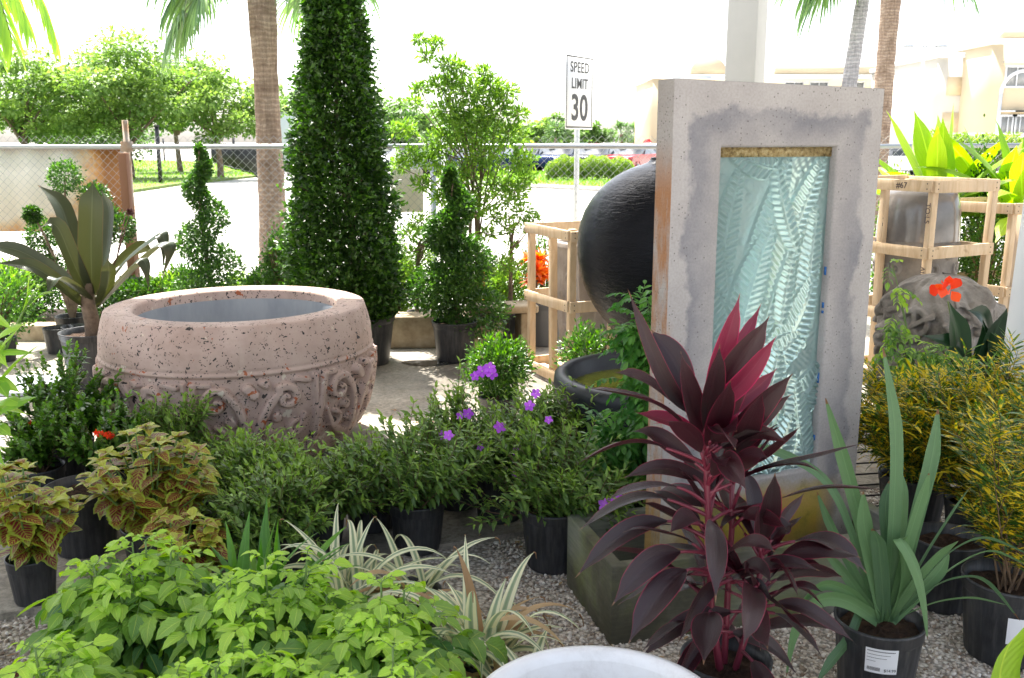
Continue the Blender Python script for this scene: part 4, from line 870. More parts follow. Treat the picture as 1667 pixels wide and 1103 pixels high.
MB().lathe([(.0, .0), (.26, 0), (.27, .012), (.27, .05), (.25, .055), (.16, .056)], 48).build('foot_plate', M['black_stone'], ku)
# ---- fountain slab with glass panel
def slab_mat():
    n = N('fountain_concrete'); tc = n.n('TexCoord'); v = tc.outputs['Object']; s = n.n('SeparateXYZ'); n.l(v, s.inputs[0]); x, y, z = s.outputs
    n1 = n.noise(v, 3, 6, .6); base = n.ramp(n1, [(.3, (.33, .305, .29)), (.7, (.43, .405, .385))])
    # dark water stain: a band that starts a ragged distance inside the outer edge
    n2 = n.noise(v, 7, 5, .6); d = n.math('MINIMUM', n.math('MINIMUM', n.math('SUBTRACT', x, -.01), n.math('SUBTRACT', .888, x)), n.math('SUBTRACT', 1.75, z))
    d = n.math('ADD', d, n.math('MULTIPLY', n.math('SUBTRACT', n2, .5), .20))
    st = n.ramp(d, [(.07, 0.0), (.095, .9), (.12, .8), (.18, .3), (.26, .22)]); nb = n.noise(v, 2.2, 4); st = n.math('MULTIPLY', st, n.ramp(nb, [(.35, .45), (.6, 1.0)]))
    c = n.mix(st, base, (.165, .165, .185))
    sm = n.noise(v, 9, 3, .5, 1.5); c = n.mix(n.math('MULTIPLY', n.ramp(sm, [(.55, 0.0), (.62, 1.0)]), n.math('MULTIPLY', n.ramp(z, [(.0, 0.0), (.75, 0.0)]), 0)), c, (.5, .5, .5))
    # pits
    vo = n.n('TexVoronoi'); vo.inputs['Scale'].default_value = 85; n.l(v, vo.inputs['Vector']); s2 = n.n('SeparateXYZ'); n.l(vo.outputs['Color'], s2.inputs[0])
    ptc = n.noise(v, 3.5, 3); pit = n.math('MULTIPLY', n.math('LESS_THAN', vo.outputs['Distance'], .22), n.math('GREATER_THAN', s2.outputs[0], n.ramp(ptc, [(.4, .98), (.65, .55)])))
    c = n.mix(n.math('MULTIPLY', pit, .75), c, (.12, .11, .10))
    # rust-orange mineral streaks on the rough end face and along the left edge
    v3 = n.n('Mapping'); v3.inputs['Scale'].default_value = (8, 8, 2); n.l(v, v3.inputs[0]); n3 = n.noise(v3.outputs[0], 1.2, 5, .7)
    side = n.math('MULTIPLY', n.math('LESS_THAN', x, .0015), n.ramp(z, [(0, .55), (.0, .55)])); topf = n.ramp(n.math('MULTIPLY', z, .57), [(.80, 1.0), (.90, .0)])
    c = n.mix(n.math('MULTIPLY', n.math('MULTIPLY', n.math('LESS_THAN', x, .0015), topf), n.ramp(n3, [(.38, 0.0), (.55, .9)])), c, (.36, .16, .06))
    edge2 = n.math('MULTIPLY', n.ramp(x, [(.0, 1.0), (.05, 0.0)]), n.ramp(n3, [(.5, 0.0), (.62, .8)])); c = n.mix(n.math('MULTIPLY', edge2, n.ramp(z, [(.95, 1.0), (1.0, 0.0)])), c, (.45, .26, .12))
    # algae at the foot
    za = n.math('ADD', z, n.math('MULTIPLY', n.math('SUBTRACT', n1, .5), .22)); al = n.ramp(za, [(.10, .9), (.20, 1.0), (.30, .85), (.345, 0.0)]); cen = n.ramp(x, [(.02, .45), (.16, 1.0), (.70, 1.0), (.80, .15)])
    ac = n.ramp(n.noise(v, 6, 5), [(.3, (.10, .10, .02)), (.5, (.34, .24, .03)), (.7, (.42, .22, .05))]); c = n.mix(n.math('MULTIPLY', al, cen), c, ac)
    c = n.mix(1.0, c, n.ramp(n.noise(v, 120, 3), [(.3, .85), (.6, 1.0)]), 'MULTIPLY')
    n.set(col=c, rough=.8, spec=.3); v4 = n.n('Mapping'); v4.inputs['Scale'].default_value = (30, 30, 130); n.l(v, v4.inputs[0]); hr = n.math('MULTIPLY', n.noise(v4.outputs[0], 1, 4, .7, .8), n.math('LESS_THAN', x, .0015))
    n.bump(n.math('ADD', n.math('ADD', n.math('MULTIPLY', n.noise(v, 90, 4), .15), n.math('MULTIPLY', pit, -.5)), n.math('MULTIPLY', hr, 3.2)), .6, .006); return n.m
SM = slab_mat()
SZ = .08; W, TH, HH = .888, .095, 1.845 - SZ; ang = math.atan2(.416, .908)
sl_ = thing('glass_fountain', 'tall grey concrete frame fountain slab holding an embossed clear glass panel of banana leaves', 'fountain', (.512, 3.10, SZ), ang)
ox0, ox1, oz0, oz1 = .195, .685, .455 - SZ, 1.632 - SZ
mb = MB(); O = [(0, 0), (W, 0), (W - .004, HH - .012), (0, HH)]; b1 = .006; I = [(ox0 - b1, oz0 - b1), (ox1 + b1, oz0 - b1), (ox1 + b1, oz1 + b1), (ox0 - b1, oz1 + b1)]; J = [(ox0, oz0), (ox1, oz0), (ox1, oz1), (ox0, oz1)]
V = [(x, 0, z) for x, z in O] + [(x, 0, z) for x, z in I] + [(x, .008, z) for x, z in J] + [(x, TH, z) for x, z in J] + [(x, TH, z) for x, z in O]
F = []
for k in range(4):
    l = (k + 1) % 4; F += [[k, l, 4 + l, 4 + k], [4 + k, 4 + l, 8 + l, 8 + k], [8 + k, 8 + l, 12 + l, 12 + k], [12 + k, 12 + l, 16 + l, 16 + k], [16 + k, 16 + l, l, k]]
mb.add(V, F); mb.build('concrete_frame', SM, sl_, bevel=.004)
# embossed glass
gw, gh = ox1 - ox0, oz1 - oz0 - .034; nx, nz = 220, 520; xs = np.linspace(0, gw, nx); zs = np.linspace(0, gh, nz); X, Z = np.meshgrid(xs, zs); Hh = np.zeros(X.shape); g = np.random.default_rng(12)
for k in range(60):      # berries / pebbly ground
    cx_, cz_, r_ = g.uniform(0, gw), g.uniform(0, gh), g.uniform(.012, .022); d = np.hypot(X - cx_, Z - cz_) / r_; Hh = np.maximum(Hh, .004 * np.sqrt(np.clip(1 - d ** 2, 0, 1)))
def gleaf(p0, p1, bend, wmax, hgt, fr=70):
    global Hh
    p0, p1 = np.array(p0), np.array(p1); L = np.linalg.norm(p1 - p0); u = (p1 - p0) / L; v = np.array([-u[1], u[0]])
    s = ((X - p0[0]) * u[0] + (Z - p0[1]) * u[1]) / L; t = (X - p0[0]) * v[0] + (Z - p0[1]) * v[1] - bend * L * 4 * s * (1 - s); sc = np.clip(s, 0, 1)
    w_ = wmax * np.sin(PI * sc ** .75) ** .6 + 1e-5; q = np.abs(t) / w_; ins = (s > 0) & (s < 1) & (q < 1)
    ribs = np.clip(.5 + .9 * np.sin((s * L - np.abs(t) * .45) * fr * 6.28 * 1.0), 0, 1)
    h = hgt * (.35 + .5 * (1 - q)) + .0085 * ribs * np.clip((1 - q) * 5, 0, 1) * np.clip(q * 7 - .6, 0, 1) + .009 * np.clip(1 - q * 7, 0, 1) + .006 * np.exp(-((q - .93) / .06) ** 2)
    Hh = np.where(ins, h, np.where((s > 0) & (s < 1) & (q < 1.12), Hh * .1, Hh))
specs = [((.02, .62), (.10, 1.12), .03, .045), ((.12, .60), (.30, 1.16), -.02, .05), ((.20, .50), (.46, 1.16), .02, .052), ((.40, .55), (.43, .98), .0, .04), ((.02, .50), (.0, .9), .05, .06), ((.26, 1.10), (.04, 1.17), .05, .035), ((.36, .8), (.24, 1.14), .05, .032),
         ((.10, .42), (.24, .92), .04, .055), ((.06, .38), (-.02, .74), .04, .06), ((.18, .36), (.44, .74), -.12, .06), ((.24, .34), (.40, .52), .08, .05), ((.14, .18), (.06, .56), .04, .055), ((.22, .18), (.30, .48), -.04, .055), ((.30, .15), (.50, .40), -.08, .055), ((.0, .10), (.10, .38), .05, .05), ((.46, .02), (.38, .36), .05, .05), ((.20, .0), (.16, .24), .05, .05), ((.28, .0), (.38, .22), -.05, .05), ((.08, .0), (.02, .16), .05, .04), ((.30, .55), (.34, .82), .03, .03)]
for i, sp in enumerate(specs): gleaf(sp[0], sp[1], sp[2], sp[3] * 1.35, .007 + .0022 * (i % 4), 44)
Hh += .0006 * np.sin(X * 210 + 4 * np.sin(Z * 30)) * np.sin(Z * 170); 
Hh *= 1.35; FR = np.stack([X + ox0, .034 - Hh, Z + oz0], 2).reshape(-1, 3); i = (np.arange(nz - 1)[:, None] * nx + np.arange(nx - 1)[None]).ravel()
mb = MB(); mb.add(FR, np.stack([i, i + 1, i + nx + 1, i + nx], 1))
bk = len(FR); ring = [0, nx - 1, nz * nx - 1, (nz - 1) * nx]; 
# close the solid: back face and rims
bot = list(range(0, nx)); top_ = list(range((nz - 1) * nx, nz * nx)); lft = [k * nx for k in range(nz)]; rgt = [k * nx + nx - 1 for k in range(nz)]
mb.V.append(np.array([(x + ox0, .052, z + oz0) for x, z in ((0, 0), (gw, 0), (gw, gh), (0, gh))])); mb.A.append(np.zeros((4, 3))); mb.n += 4
mb.F.append(np.array([[bk, bk + 3, bk + 2, bk + 1]])); mb.F.append(np.array([bot[::-1] + [bk, bk + 1]])); mb.F.append(np.array([top_ + [bk + 2, bk + 3]])); mb.F.append(np.array([lft + [bk + 3, bk]])); mb.F.append(np.array([rgt[::-1] + [bk + 1, bk + 2]]))
n = N('embossed_glass'); n.set(col=(.66, .88, .87), rough=.045, trans=.86, ior=1.42, spec=.7)
tr_ = n.n('BsdfTranslucent'); tr_.inputs[0].default_value = (.74, .92, .92, 1); ms = n.n('MixShader'); ms.inputs[0].default_value = .2
n.l(n.b.outputs[0], ms.inputs[1]); n.l(tr_.outputs[0], ms.inputs[2]); n.l(ms.outputs[0], n.out.inputs['Surface'])
gl = mb.build('glass_panel', n.m, sl_, smooth=True)
mb = MB(); g = np.random.default_rng(2)
gold = rough_mat('gold_edge', [(.35, (.14, .09, .03)), (.5, (.34, .25, .10)), (.7, (.55, .46, .26))], 70, .3, 1.0, 80, .01)
mb.box((ox0 + .001, .026, oz1 - .0335), (ox1 - .001, .052, oz1 - .001)); mb.build('gold_strip', gold, sl_)
blue = plain('blue_mosaic', (.03, .14, .42), .25)
bm = MB()
for (z_, h_) in ((1.10, .03), (.98, .02), (.96, .01), (.70, .04), (.48, .02)): MB().box((ox1 - .0035, .0125, z_), (ox1 - .001, .022, z_ + h_)).build('mosaic_chip', blue, sl_)
# trough under the slab
def mossy():
    n = N('mossy_concrete'); tc = n.n('TexCoord'); v = tc.outputs['Object']; s = n.n('SeparateXYZ'); n.l(v, s.inputs[0])
    c = n.ramp(n.noise(v, 4, 7, .65), [(.3, (.04, .038, .022)), (.5, (.085, .08, .05)), (.7, (.17, .165, .12))])
    gm = n.noise(v, 2.6, 5); c = n.mix(n.ramp(gm, [(.48, 0.0), (.66, .75)]), c, (.17, .20, .05)); gy = n.noise(v, 1.7, 3); c = n.mix(n.ramp(gy, [(.5, 0.0), (.64, .6)]), c, (.27, .27, .24))
    v2 = n.n('Mapping'); v2.inputs['Rotation'].default_value = (0, .5, 0); v2.inputs['Scale'].default_value = (10, 10, 90); n.l(v, v2.inputs[0]); wn = n.noise(v2.outputs[0], 1, 4, .7)
    c = n.mix(1.0, c, n.ramp(wn, [(.3, .7), (.6, 1.0)]), 'MULTIPLY'); n.set(col=c, rough=.75); n.bump(n.math('ADD', wn, n.noise(v, 60, 4)), .4, .004); return n.m
MS = mossy(); TX, TD, THh = 1.17, .47, .285
tg = thing('fountain_trough', 'rectangular mossy concrete trough that the glass fountain slab stands in', 'trough', (.328, 2.90, 0), R(15))
mb = MB(); o = [(0, 0), (TX, 0), (TX, TD), (0, TD)]; q = .045; ii = [(q, q), (TX - q, q), (TX - q, TD - q), (q, TD - q)]
V = [(x, y, 0) for x, y in o] + [(x, y, THh) for x, y in o] + [(x, y, THh) for x, y in ii] + [(x, y, .05) for x, y in ii]; F = [[8 + 4, 9 + 4, 10 + 4, 11 + 4]]
for k in range(4):
    l = (k + 1) % 4; F += [[k, l, 4 + l, 4 + k], [4 + k, 4 + l, 8 + l, 8 + k], [8 + k, 8 + l, 12 + l, 12 + k]]
mb.add(V, F); mb.build('trough_body', MS, tg, bevel=.006)
mb = MB().sheet([(q + .001, q + .001), (TX - q - .001, q + .001), (TX - q - .001, TD - q - .001), (q + .001, TD - q - .001)], .075); mb.build('water', plain('dark_water', (.02, .02, .01), .05, spec=.6), tg)
# ---- white glazed pot at the bottom edge
n = N('white_glaze'); v = n.obj(); n.set(col=n.ramp(n.noise(v, 5, 7, .7), [(.35, (.58, .56, .54)), (.5, (.74, .73, .72)), (.7, (.80, .80, .80))]), rough=.4, spec=.5); n.bump(n.noise(v, 30, 5), .15, .004)
wX, wY = atx(975, 1.9, .4), 1.9
wpot = thing('white_planter', 'white round planter whose rim just shows at the bottom edge', 'planter', (wX, wY, 0))
MB().lathe([(.19, 0), (.20, .01), (.245, .15), (.272, .3), (.285, .37), (.295, .395), (.292, .407), (.276, .41), (.262, .402), (.255, .385)], 96).build('outer_wall', n.m, wpot, smooth=True)
MB().lathe([(.255, .386), (.25, .36), (.235, .2), (.18, .08), (0, .07)], 96).build('inner_wall', n.m, wpot, smooth=True)
# ---- wooden crates
def pine():
    n = N('crate_pine'); v = n.obj((14, 14, 2.2)); g1 = n.noise(v, 1.6, 6, .7, .8); c = n.ramp(g1, [(.3, (.52, .36, .21)), (.55, (.66, .50, .33)), (.75, (.72, .58, .42))]); v2 = n.obj(); k = n.ramp(n.noise(v2, 9, 2), [(.70, 0.0), (.76, .6)])
    wz = n.ramp(n.noise(v2, 1.7, 5, .65), [(.45, 0.0), (.7, .45)]); c = n.mix(wz, c, (.36, .31, .26)); n.set(col=n.mix(k, c, (.26, .14, .06)), rough=.75, spec=.2); n.bump(g1, .25, .003); return n.m
PN = pine(); NAIL = plain('nail', (.08, .07, .06), .5, .5); crng = np.random.default_rng(77)
def crate(name_lab, Np, Lp, Rp, h, posts, rails, group=None):
    """corner N (near), side to L, side to R; posts/rails as children"""
    t = thing('wooden_crate', name_lab, 'crate', (Np[0], Np[1], .03)); e1 = np.array([Lp[0] - Np[0], Lp[1] - Np[1], 0.]); e2 = np.array([Rp[0] - Np[0], Rp[1] - Np[1], 0.]); w_ = .05
    for a, b in posts: p = e1 * a + e2 * b; tl = crng.normal(size=2) * .006; MB().bar((*p[:2], 0.051), (p[0] + tl[0], p[1] + tl[1], h + crng.normal() * .004), .048, .04, up=(e1 / np.linalg.norm(e1))).build('post', PN, t, bevel=.003)
    for z in rails:
        for p, q, nrm_ in ((0 * e1, e1, -e2), (0 * e1, e2, -e1), (e1, e1 + e2, e1), (e2, e1 + e2, e2)):
            o_ = nrm_ / np.linalg.norm(nrm_) * .036; dd = (q - p) / np.linalg.norm(q - p) * .03
            jz = crng.normal(size=2) * .006; rl_ = MB().bar(np.array([0, 0, z + jz[0]]) + p + o_ - dd, np.array([0, 0, z + jz[1]]) + q + o_ + dd, .02, .072 + crng.normal() * .003).build('rail', PN, t, bevel=.002)
            on = o_ / np.linalg.norm(o_)
            for e_ in (p, q):
                for zz in (-.015, .018): c_n = np.array([0, 0, z + zz]) + e_ * 1.0 + (q - p) * (.0) + o_ + on * .0102; nl = MB().tube([c_n - on * .002, c_n + on * .0012], .0045, 7); nl.build('nail_head', NAIL, rl_)
    for k in range(4):
        p = e2 * (.1 + .27 * k); MB().bar(np.array([0, 0, .035]) + p - e1 * .05, np.array([0, 0, .035]) + p + e1 * 1.05, .09, .03).build('base_slat', PN, t, bevel=.002)
    return t, e1, e2
A_ = (.14, 6.67); C_ = (.385, 6.12)
e = np.array([A_[0] - C_[0], A_[1] - C_[1]]); perp = np.array([-e[1], e[0]]) * -1
if perp[0] < 0: perp = -perp
Rr = (C_[0] + perp[0] / np.linalg.norm(perp) * .62, C_[1] + perp[1] / np.linalg.norm(perp) * .62)
cr1, e1, e2 = crate('open pine crate left of the black urn with carved grey planter inside', C_, A_, Rr, 1.06, [(0, 0), (.42, 0), (1, 0), (0, 1), (1, 1), (0, .5)], (1.03, .56, .07))
grey_c = rough_mat('grey_cast_stone', [(.3, (.24, .215, .20)), (.6, (.36, .33, .31)), (.75, (.44, .41, .39))], 5, .8, .45, 50, .005)
def tapered_planter(root_lab, pos, rz, wt, wb, h):
    t = thing('carved_planter', root_lab, 'planter', pos, rz); n_ = 60
    cvs = [(spiral(-.06, h * .30, .07, 1.3, 0, 1), .014, .012), (spiral(.06, h * .45, .07, 1.3, PI, 1), .014, .012), (spiral(-.05, h * .62, .06, 1.2, 0, -1), .012, .012), (spiral(.06, h * .75, .05, 1.2, PI, -1), .012, .012), (bez(np.array([0, h * .1]), np.array([-.15, h * .4]), np.array([0, h * .85]), 14), .012, .01)]
    for k in range(4):
        u = np.linspace(-1, 1, n_); zz = np.linspace(0, h, 120); U, Z = np.meshgrid(u, zz); half = (wb + (wt - wb) * (Z / h) ** .8) / 2; hh = dist_field(U * half, Z, cvs) * (np.abs(U) < .93)
        P = np.stack([U * half, -half - hh * (np.abs(U) < .99), Z], 2).reshape(-1, 3); a = k * PI / 2; Rm = np.array([[math.cos(a), -math.sin(a), 0], [math.sin(a), math.cos(a), 0], [0, 0, 1]])
        i = (np.arange(119)[:, None] * n_ + np.arange(n_ - 1)[None]).ravel(); mb = MB(); mb.add(P @ Rm.T, np.stack([i, i + 1, i + n_ + 1, i + n_], 1)); mb.build('carved_side', grey_c, t, smooth=False)
    w2 = wt / 2 + .012; mb = MB(); V = [(x * s, y * s, z) for s, z in ((w2, h + .001), (w2, h + .035), (w2 - .04, h + .035), (w2 - .05, h - .15)) for x, y in ((-1, -1), (1, -1), (1, 1), (-1, 1))]
    mb.add(V, [[i * 4 + k, i * 4 + (k + 1) % 4, i * 4 + 4 + (k + 1) % 4, i * 4 + 4 + k] for i in range(3) for k in range(4)] + [[12, 13, 14, 15]]); mb.build('rim', grey_c, t, bevel=.006); return t
cc = (C_[0] + e1[0] * .5 + e2[0] * .5, C_[1] + e1[1] * .5 + e2[1] * .5)
tapered_planter('grey carved tapered planter standing in the pine crate beside the black urn', (cc[0], cc[1], .085), math.atan2(e2[1], e2[0]), .43, .26, .86)
# crate on the right with glazed grey vase
N2 = (2.62, 6.0); L2 = (2.33, 6.60); R2 = (3.09, 6.22)
cr2, f1, f2 = crate('open pine crate marked 67 on the right with grey vase inside', N2, L2, R2, 1.36, [(0, 0), (.55, 0), (1, 0), (0, 1), (1, 1)], (1.345, .93, .5, .07))
ink = plain('marker_ink', (.03, .02, .03), .6, noise=0)
az1 = math.atan2(f1[1], f1[0]); az2 = math.atan2(f2[1], f2[0])
# lettering on the top rail and posts of the left-hand side face (outward = -f2)
def on_face(s, a, z, size, rot=0):
    p = f1 * a + (-f2 / np.linalg.norm(f2)) * .0475; o = text_mesh('lettering', s, size, ink, cr2, (p[0], p[1], z), (R(90), 0, az1 + PI), .0006); 
    o.rotation_euler = (Matrix.Rotation(az1 + PI, 4, 'Z') @ Matrix.Rotation(R(90), 4, 'X') @ Matrix.Rotation(rot, 4, 'Z')).to_euler(); return o
on_face('#67', .30, 1.345, .055)
def on_post(s, a, z, size):
    p = f1 * a + (-f2 / np.linalg.norm(f2)) * .0262; o = text_mesh('lettering', s, size, ink, cr2, (p[0], p[1], z), (0, 0, 0), .0006)
    o.rotation_euler = (Matrix.Rotation(az1 + PI, 4, 'Z') @ Matrix.Rotation(R(90), 4, 'X') @ Matrix.Rotation(R(-90), 4, 'Z')).to_euler()
on_post('TO:LS', 0, 1.18, .05); on_post('AIN2S', 0, .78, .05); on_post('#9 7', .55, 1.12, .05)
n = N('glazed_grey'); v = n.obj(); n.set(col=n.ramp(n.noise(v, 4, 5), [(.3, (.10, .095, .095)), (.7, (.20, .19, .185))]), rough=.16, spec=.7)
gz = n.m
vs_ = thing('glazed_vase', 'tall grey glazed vase with wave swirl band inside the crate on the right', 'vase', (2.73, 6.42, .085))
curves = [(spiral(-.05, .07, .055, 1.3, PI * .9, 1), lambda t: .016 - .006 * t, .012), (spiral(.07, .17, .055, 1.3, -.1, 1), lambda t: .016 - .006 * t, .012), (bez(np.array([-.1, .0]), np.array([.02, .0]), np.array([.12, .14]), 12), .014, .010), (spiral(-.05, .33, .055, 1.3, PI * .9, 1), lambda t: .016 - .006 * t, .012), (spiral(.07, .43, .055, 1.3, -.1, 1), .014, .012)]
relief_lathe([(.15, 0), (.17, .1), (.21, .3), (.245, .55), (.262, .80), (.264, .92)], 714, 2 * PI * .25 / 7, 7, (.42, .91), curves, sub=130).build('carved_band', rough_mat('vase_band', [(.3, (.13, .12, .11)), (.7, (.26, .24, .22))], 8, .5, .3, 50), vs_, smooth=True)
MB().lathe([(.264, .921), (.262, 1.0), (.255, 1.12), (.235, 1.22), (.205, 1.27), (.17, 1.285), (.15, 1.27), (.14, 1.2)], 96).build('glazed_top', gz, vs_, smooth=True)
# third crate with plywood behind it
N3 = (3.42, 6.55); L3 = (3.15, 7.1); R3 = (4.3, 6.9)
cr3, h1, h2 = crate('pine crate closed with plywood at the right edge', N3, L3, R3, 1.2, [(0, 0), (1, 0), (0, 1), (1, 1), (0, .5)], (1.17, .6, .07))
mb = MB().bar(h2 * .02 - h1 * .0 + h1 / np.linalg.norm(h1) * .03 + np.array([0, 0, .6]), h2 * .98 + h1 / np.linalg.norm(h1) * .03 + np.array([0, 0, .6]), .008, 1.05); mb.build('plywood_panel', plain('plywood', (.62, .47, .33), .7, noise=.2), cr3)
# carved stone pot
n_ = rough_mat('carved_stone', [(.3, (.16, .14, .12)), (.55, (.30, .27, .24)), (.75, (.42, .39, .36))], 7, .85, .9, 35, .012)
sX, sY = atx(1531, 5.2, .7), 5.2
cs = thing('carved_stone_pot', 'rounded weathered grey stone pot deeply carved with swirls, behind the red canna flower', 'pot', (sX, sY, 0), R(20))
g = np.random.default_rng(31); cvs = []
for k in range(26): cvs.append((spiral(g.uniform(-.32, .32), g.uniform(.08, .72), g.uniform(.05, .10), g.uniform(.7, 1.4), g.uniform(0, 6.3), g.choice([-1, 1])), g.uniform(.013, .02), g.uniform(.015, .032)))
for k in range(12): a = np.array([g.uniform(-.32, .32), g.uniform(.05, .75)]); b = a + g.normal(size=2) * .12; cvs.append((bez(a, (a + b) / 2 + g.normal(size=2) * .06, b, 10), g.uniform(.014, .024), g.uniform(.015, .03)))
ex = lambda a, z: .014 * np.sin(a * 5 + z * 9) + .010 * np.sin(a * 9 - z * 21) + .006 * np.sin(a * 23 + z * 40)
relief_lathe([(.20, 0), (.25, .1), (.29, .3), (.305, .5), (.30, .65), (.27, .78), (.21, .87), (.12, .92), (.02, .94)], 900, 2 * PI * .29 / 3, 3, (.03, .90), cvs, extra=ex, sub=230, rk_=1.7).build('carved_body', n_, cs, smooth=True)
MB().lathe([(.0, -.03), (.21, -.03), (.215, -.02), (.215, .02), (.2, .03)], 40).build('foot', n_, cs).location = (0, 0, .03)
# concrete bench and kerb blocks
bx, by = gp(815, 556, .03); bx = atx(817, 7.55, .3); by = 7.45
bn = thing('garden_bench', 'low weathered concrete bench behind the spiral topiary pot', 'bench', (bx, by, .03), R(12))
MB().box((-.27, -.14, .30), (.27, .14, .36)).build('seat', M['old_conc'], bn, bevel=.012)
for x in (-.2, .17): MB().box((x - .04, -.12, 0), (x + .04, .12, .298)).build('leg', M['old_conc'], bn, bevel=.012)
tag(MB().box((-.17, -.1, 0), (.17, .1, .24)).build('concrete_block', M['old_conc'], None, (atx(780, 7.15, .15), 7.2, .03), R(50), bevel=.012), 'concrete block on edge between spiral topiary pot and bench', 'block')
tag(MB().box((-.24, -.12, 0), (.24, .12, .26)).build('concrete_block', M['old_conc'], None, (atx(678, 7.6, .1), 7.55, .03), R(4), bevel=.015), 'mossy concrete block beside the cone tree, under the small shrub', 'block')
tag(MB().box((-.07, -.035, 0), (.07, .035, .055)).build('brick', plain('brick_red', (.30, .11, .07), .85, noise=.3, bump=.4), None, (atx(-2, 2.62, 0), 2.6, .006), R(80), bevel=.006), 'red brick lying on the gravel at the lower left edge', 'brick')
# flat sheet at left coloured as sky reflected on wet ground; puddle
tag(MB().box((-.62, -.24, 0), (.62, .24, .025)).build('sky_sheen_sheet', plain('painted_sheen', (.55, .60, .68), .35, noise=.25), None, (atx(40, 6.35, .05), 6.2, .032), R(3), bevel=.004), 'pale bluish flat sheet painted as sky reflection on wet concrete left of the large potted plant', 'board')
mb = MB(); g = np.random.default_rng(4); a = np.linspace(0, 2 * PI, 24, endpoint=False); r = .2 * (1 + .25 * np.sin(a * 2 + 1) + .15 * np.sin(a * 3)); X_, Y_ = gp(706, 590, .034); mb.polys([(X_ + r_ * math.cos(b) * 1.0, Y_ + r_ * .6 * math.sin(b), .0345) for r_, b in zip(r, a)], [list(range(24))])
struct(mb.build('puddle', plain('puddle_water', (.05, .05, .05), .03, spec=.7, noise=0)), 'structure')
# black wire rack behind the iris
rk = thing('wire_rack', 'low black wire rack behind the strap leaved plant on the right', 'rack', (atx(1428, 3.9, .3), 3.9, 0), R(10))
mb = MB()
for k in range(9): mb.tube([(-.2, 0, .05 + k * .05), (.25, 0, .05 + k * .05)], .004, 5)
mb.build('wire_grid', M['black_metal'], rk)
for x in (-.2, .25): MB().tube([(x, 0, 0), (x, 0, .5)], .008, 6).build('leg', M['black_metal'], rk)
# ================================================================ POTTED PLANTS
# ---- cone ficus
def root_at(name, lab, cat, px, Y, z=.03, rz=0, group=None, sc=1):
    t = thing(name, lab, cat, (atx(px, Y, z), Y, z), rz, group)
    return t
t = root_at('cone_ficus', 'tall dark green cone clipped tree in a black pot behind the terrazzo urn', 'topiary tree', 564, 6.95)
pot_parts(t, .25, .36, ribs=False, x=.12); g = np.random.default_rng(101); lf = MB(); n_ = 46000
z = .30 + 2.75 * g.uniform(0, 1, n_) ** 1.25; rm = np.interp(z, [.3, .5, .8, 1.35, 1.8, 2.2, 2.6, 3.05], [.29, .37, .375, .325, .275, .215, .165, .05]); a = g.uniform(0, 2 * PI, n_)
lump = 1 + .09 * np.sin(a * 5 + z * 6) + .08 * np.sin(a * 3 - z * 11 + 2) + .05 * np.sin(a * 11 + z * 23); rr_ = rm * lump * (.30 + .70 * g.uniform(0, 1, n_) ** .6) * (1 + np.abs(g.normal(size=n_)) * .09)
cloud(lf, g, np.stack([rr_ * np.cos(a), rr_ * np.sin(a), z], 1), np.stack([np.cos(a), np.sin(a), .2 + 0 * a], 1), .046, T_small, jit=.9, lift=.1)
for k in range(150):     # stray shoots breaking the outline
    z0 = g.uniform(.4, 2.9); a0 = g.uniform(0, 2 * PI); r0 = np.interp(z0, [.3, .5, .8, 1.35, 2.6, 3.05], [.27, .35, .37, .32, .2, .07]); q = np.array([r0 * math.cos(a0), r0 * math.sin(a0), z0]); d = nrm(np.array([math.cos(a0), math.sin(a0), g.uniform(.2, 1.3)])); m = 9; L = g.uniform(.05, .14)
    pp = q + d * np.linspace(0, L, m)[:, None]; put(lf, g, T_small, pp, nrm(d * .5 + rvec(g, m)), np.full(m, .034), np.full(m, .95))
lf.build('foliage', M['l_ficus'], t)
st = MB().tube([(.12, 0, .3), (.08, 0, .9), (0, 0, 1.8), (0, 0, 2.9)], [.035, .03, .02, .008], 8)
for k in range(70):
    z0 = g.uniform(.35, 2.6); a0 = g.uniform(0, 2 * PI); r0 = np.interp(z0, [.3, .8, 3], [.3, .42, .05]); st.tube([(0.05, 0, z0), (r0 * .9 * math.cos(a0), r0 * .9 * math.sin(a0), z0 + r0 * .5)], [.008, .003], 4)
st.build('stem', M['bark'], t)
# ---- spiral topiaries
def spiral_top(px, Y, h, r0, turns, lab, seed, potr=.17, poth=.3, leaf=.034, mat='l_box', nlv=7000, z0=None, ph=0, show=True, tube_r=.62):
    t = root_at('spiral_topiary', lab, 'topiary', px, Y, .03); pot_parts(t, potr, poth, ribs=False); g = np.random.default_rng(seed); z0 = poth + .03; lf = MB()
    u = g.uniform(0, 1, nlv) ** 1.35; z = z0 + (h - z0) * u; R_ = r0 * (1 - u) ** .85 + .03; a = ph + turns * 2 * PI * u; rt = R_ * tube_r; d = rvec(g, nlv); q = (.5 + .5 * g.uniform(0, 1, nlv) ** .5) * (1 + np.abs(g.normal(size=nlv)) * .12)
    P = np.stack([R_ * .48 * np.cos(a), R_ * .48 * np.sin(a), z], 1) + d * (rt * q)[:, None] * [1, 1, .8]
    cloud(lf, g, P, d, leaf, T_small); lf.build('foliage', M[mat], t)
    zz = np.linspace(0, 1, 14); MB().tube(np.stack([.02 * np.cos(zz * 5), .02 * np.sin(zz * 5), poth - .03 + (h - poth) * zz], 1), np.linspace(.02, .006, 14), 7).build('stem', M['bark'], t); return t
spiral_top(741, 7.05, 1.42, .34, 2.6, 'spiral clipped topiary in a black pot on open concrete left of the bench', 111, nlv=15000, leaf=.037)
spiral_top(345, 7.55, 1.58, .28, 3.0, 'spiral clipped topiary behind the terrazzo urn rim, left of the palm trunk', 112, nlv=9000, ph=2)
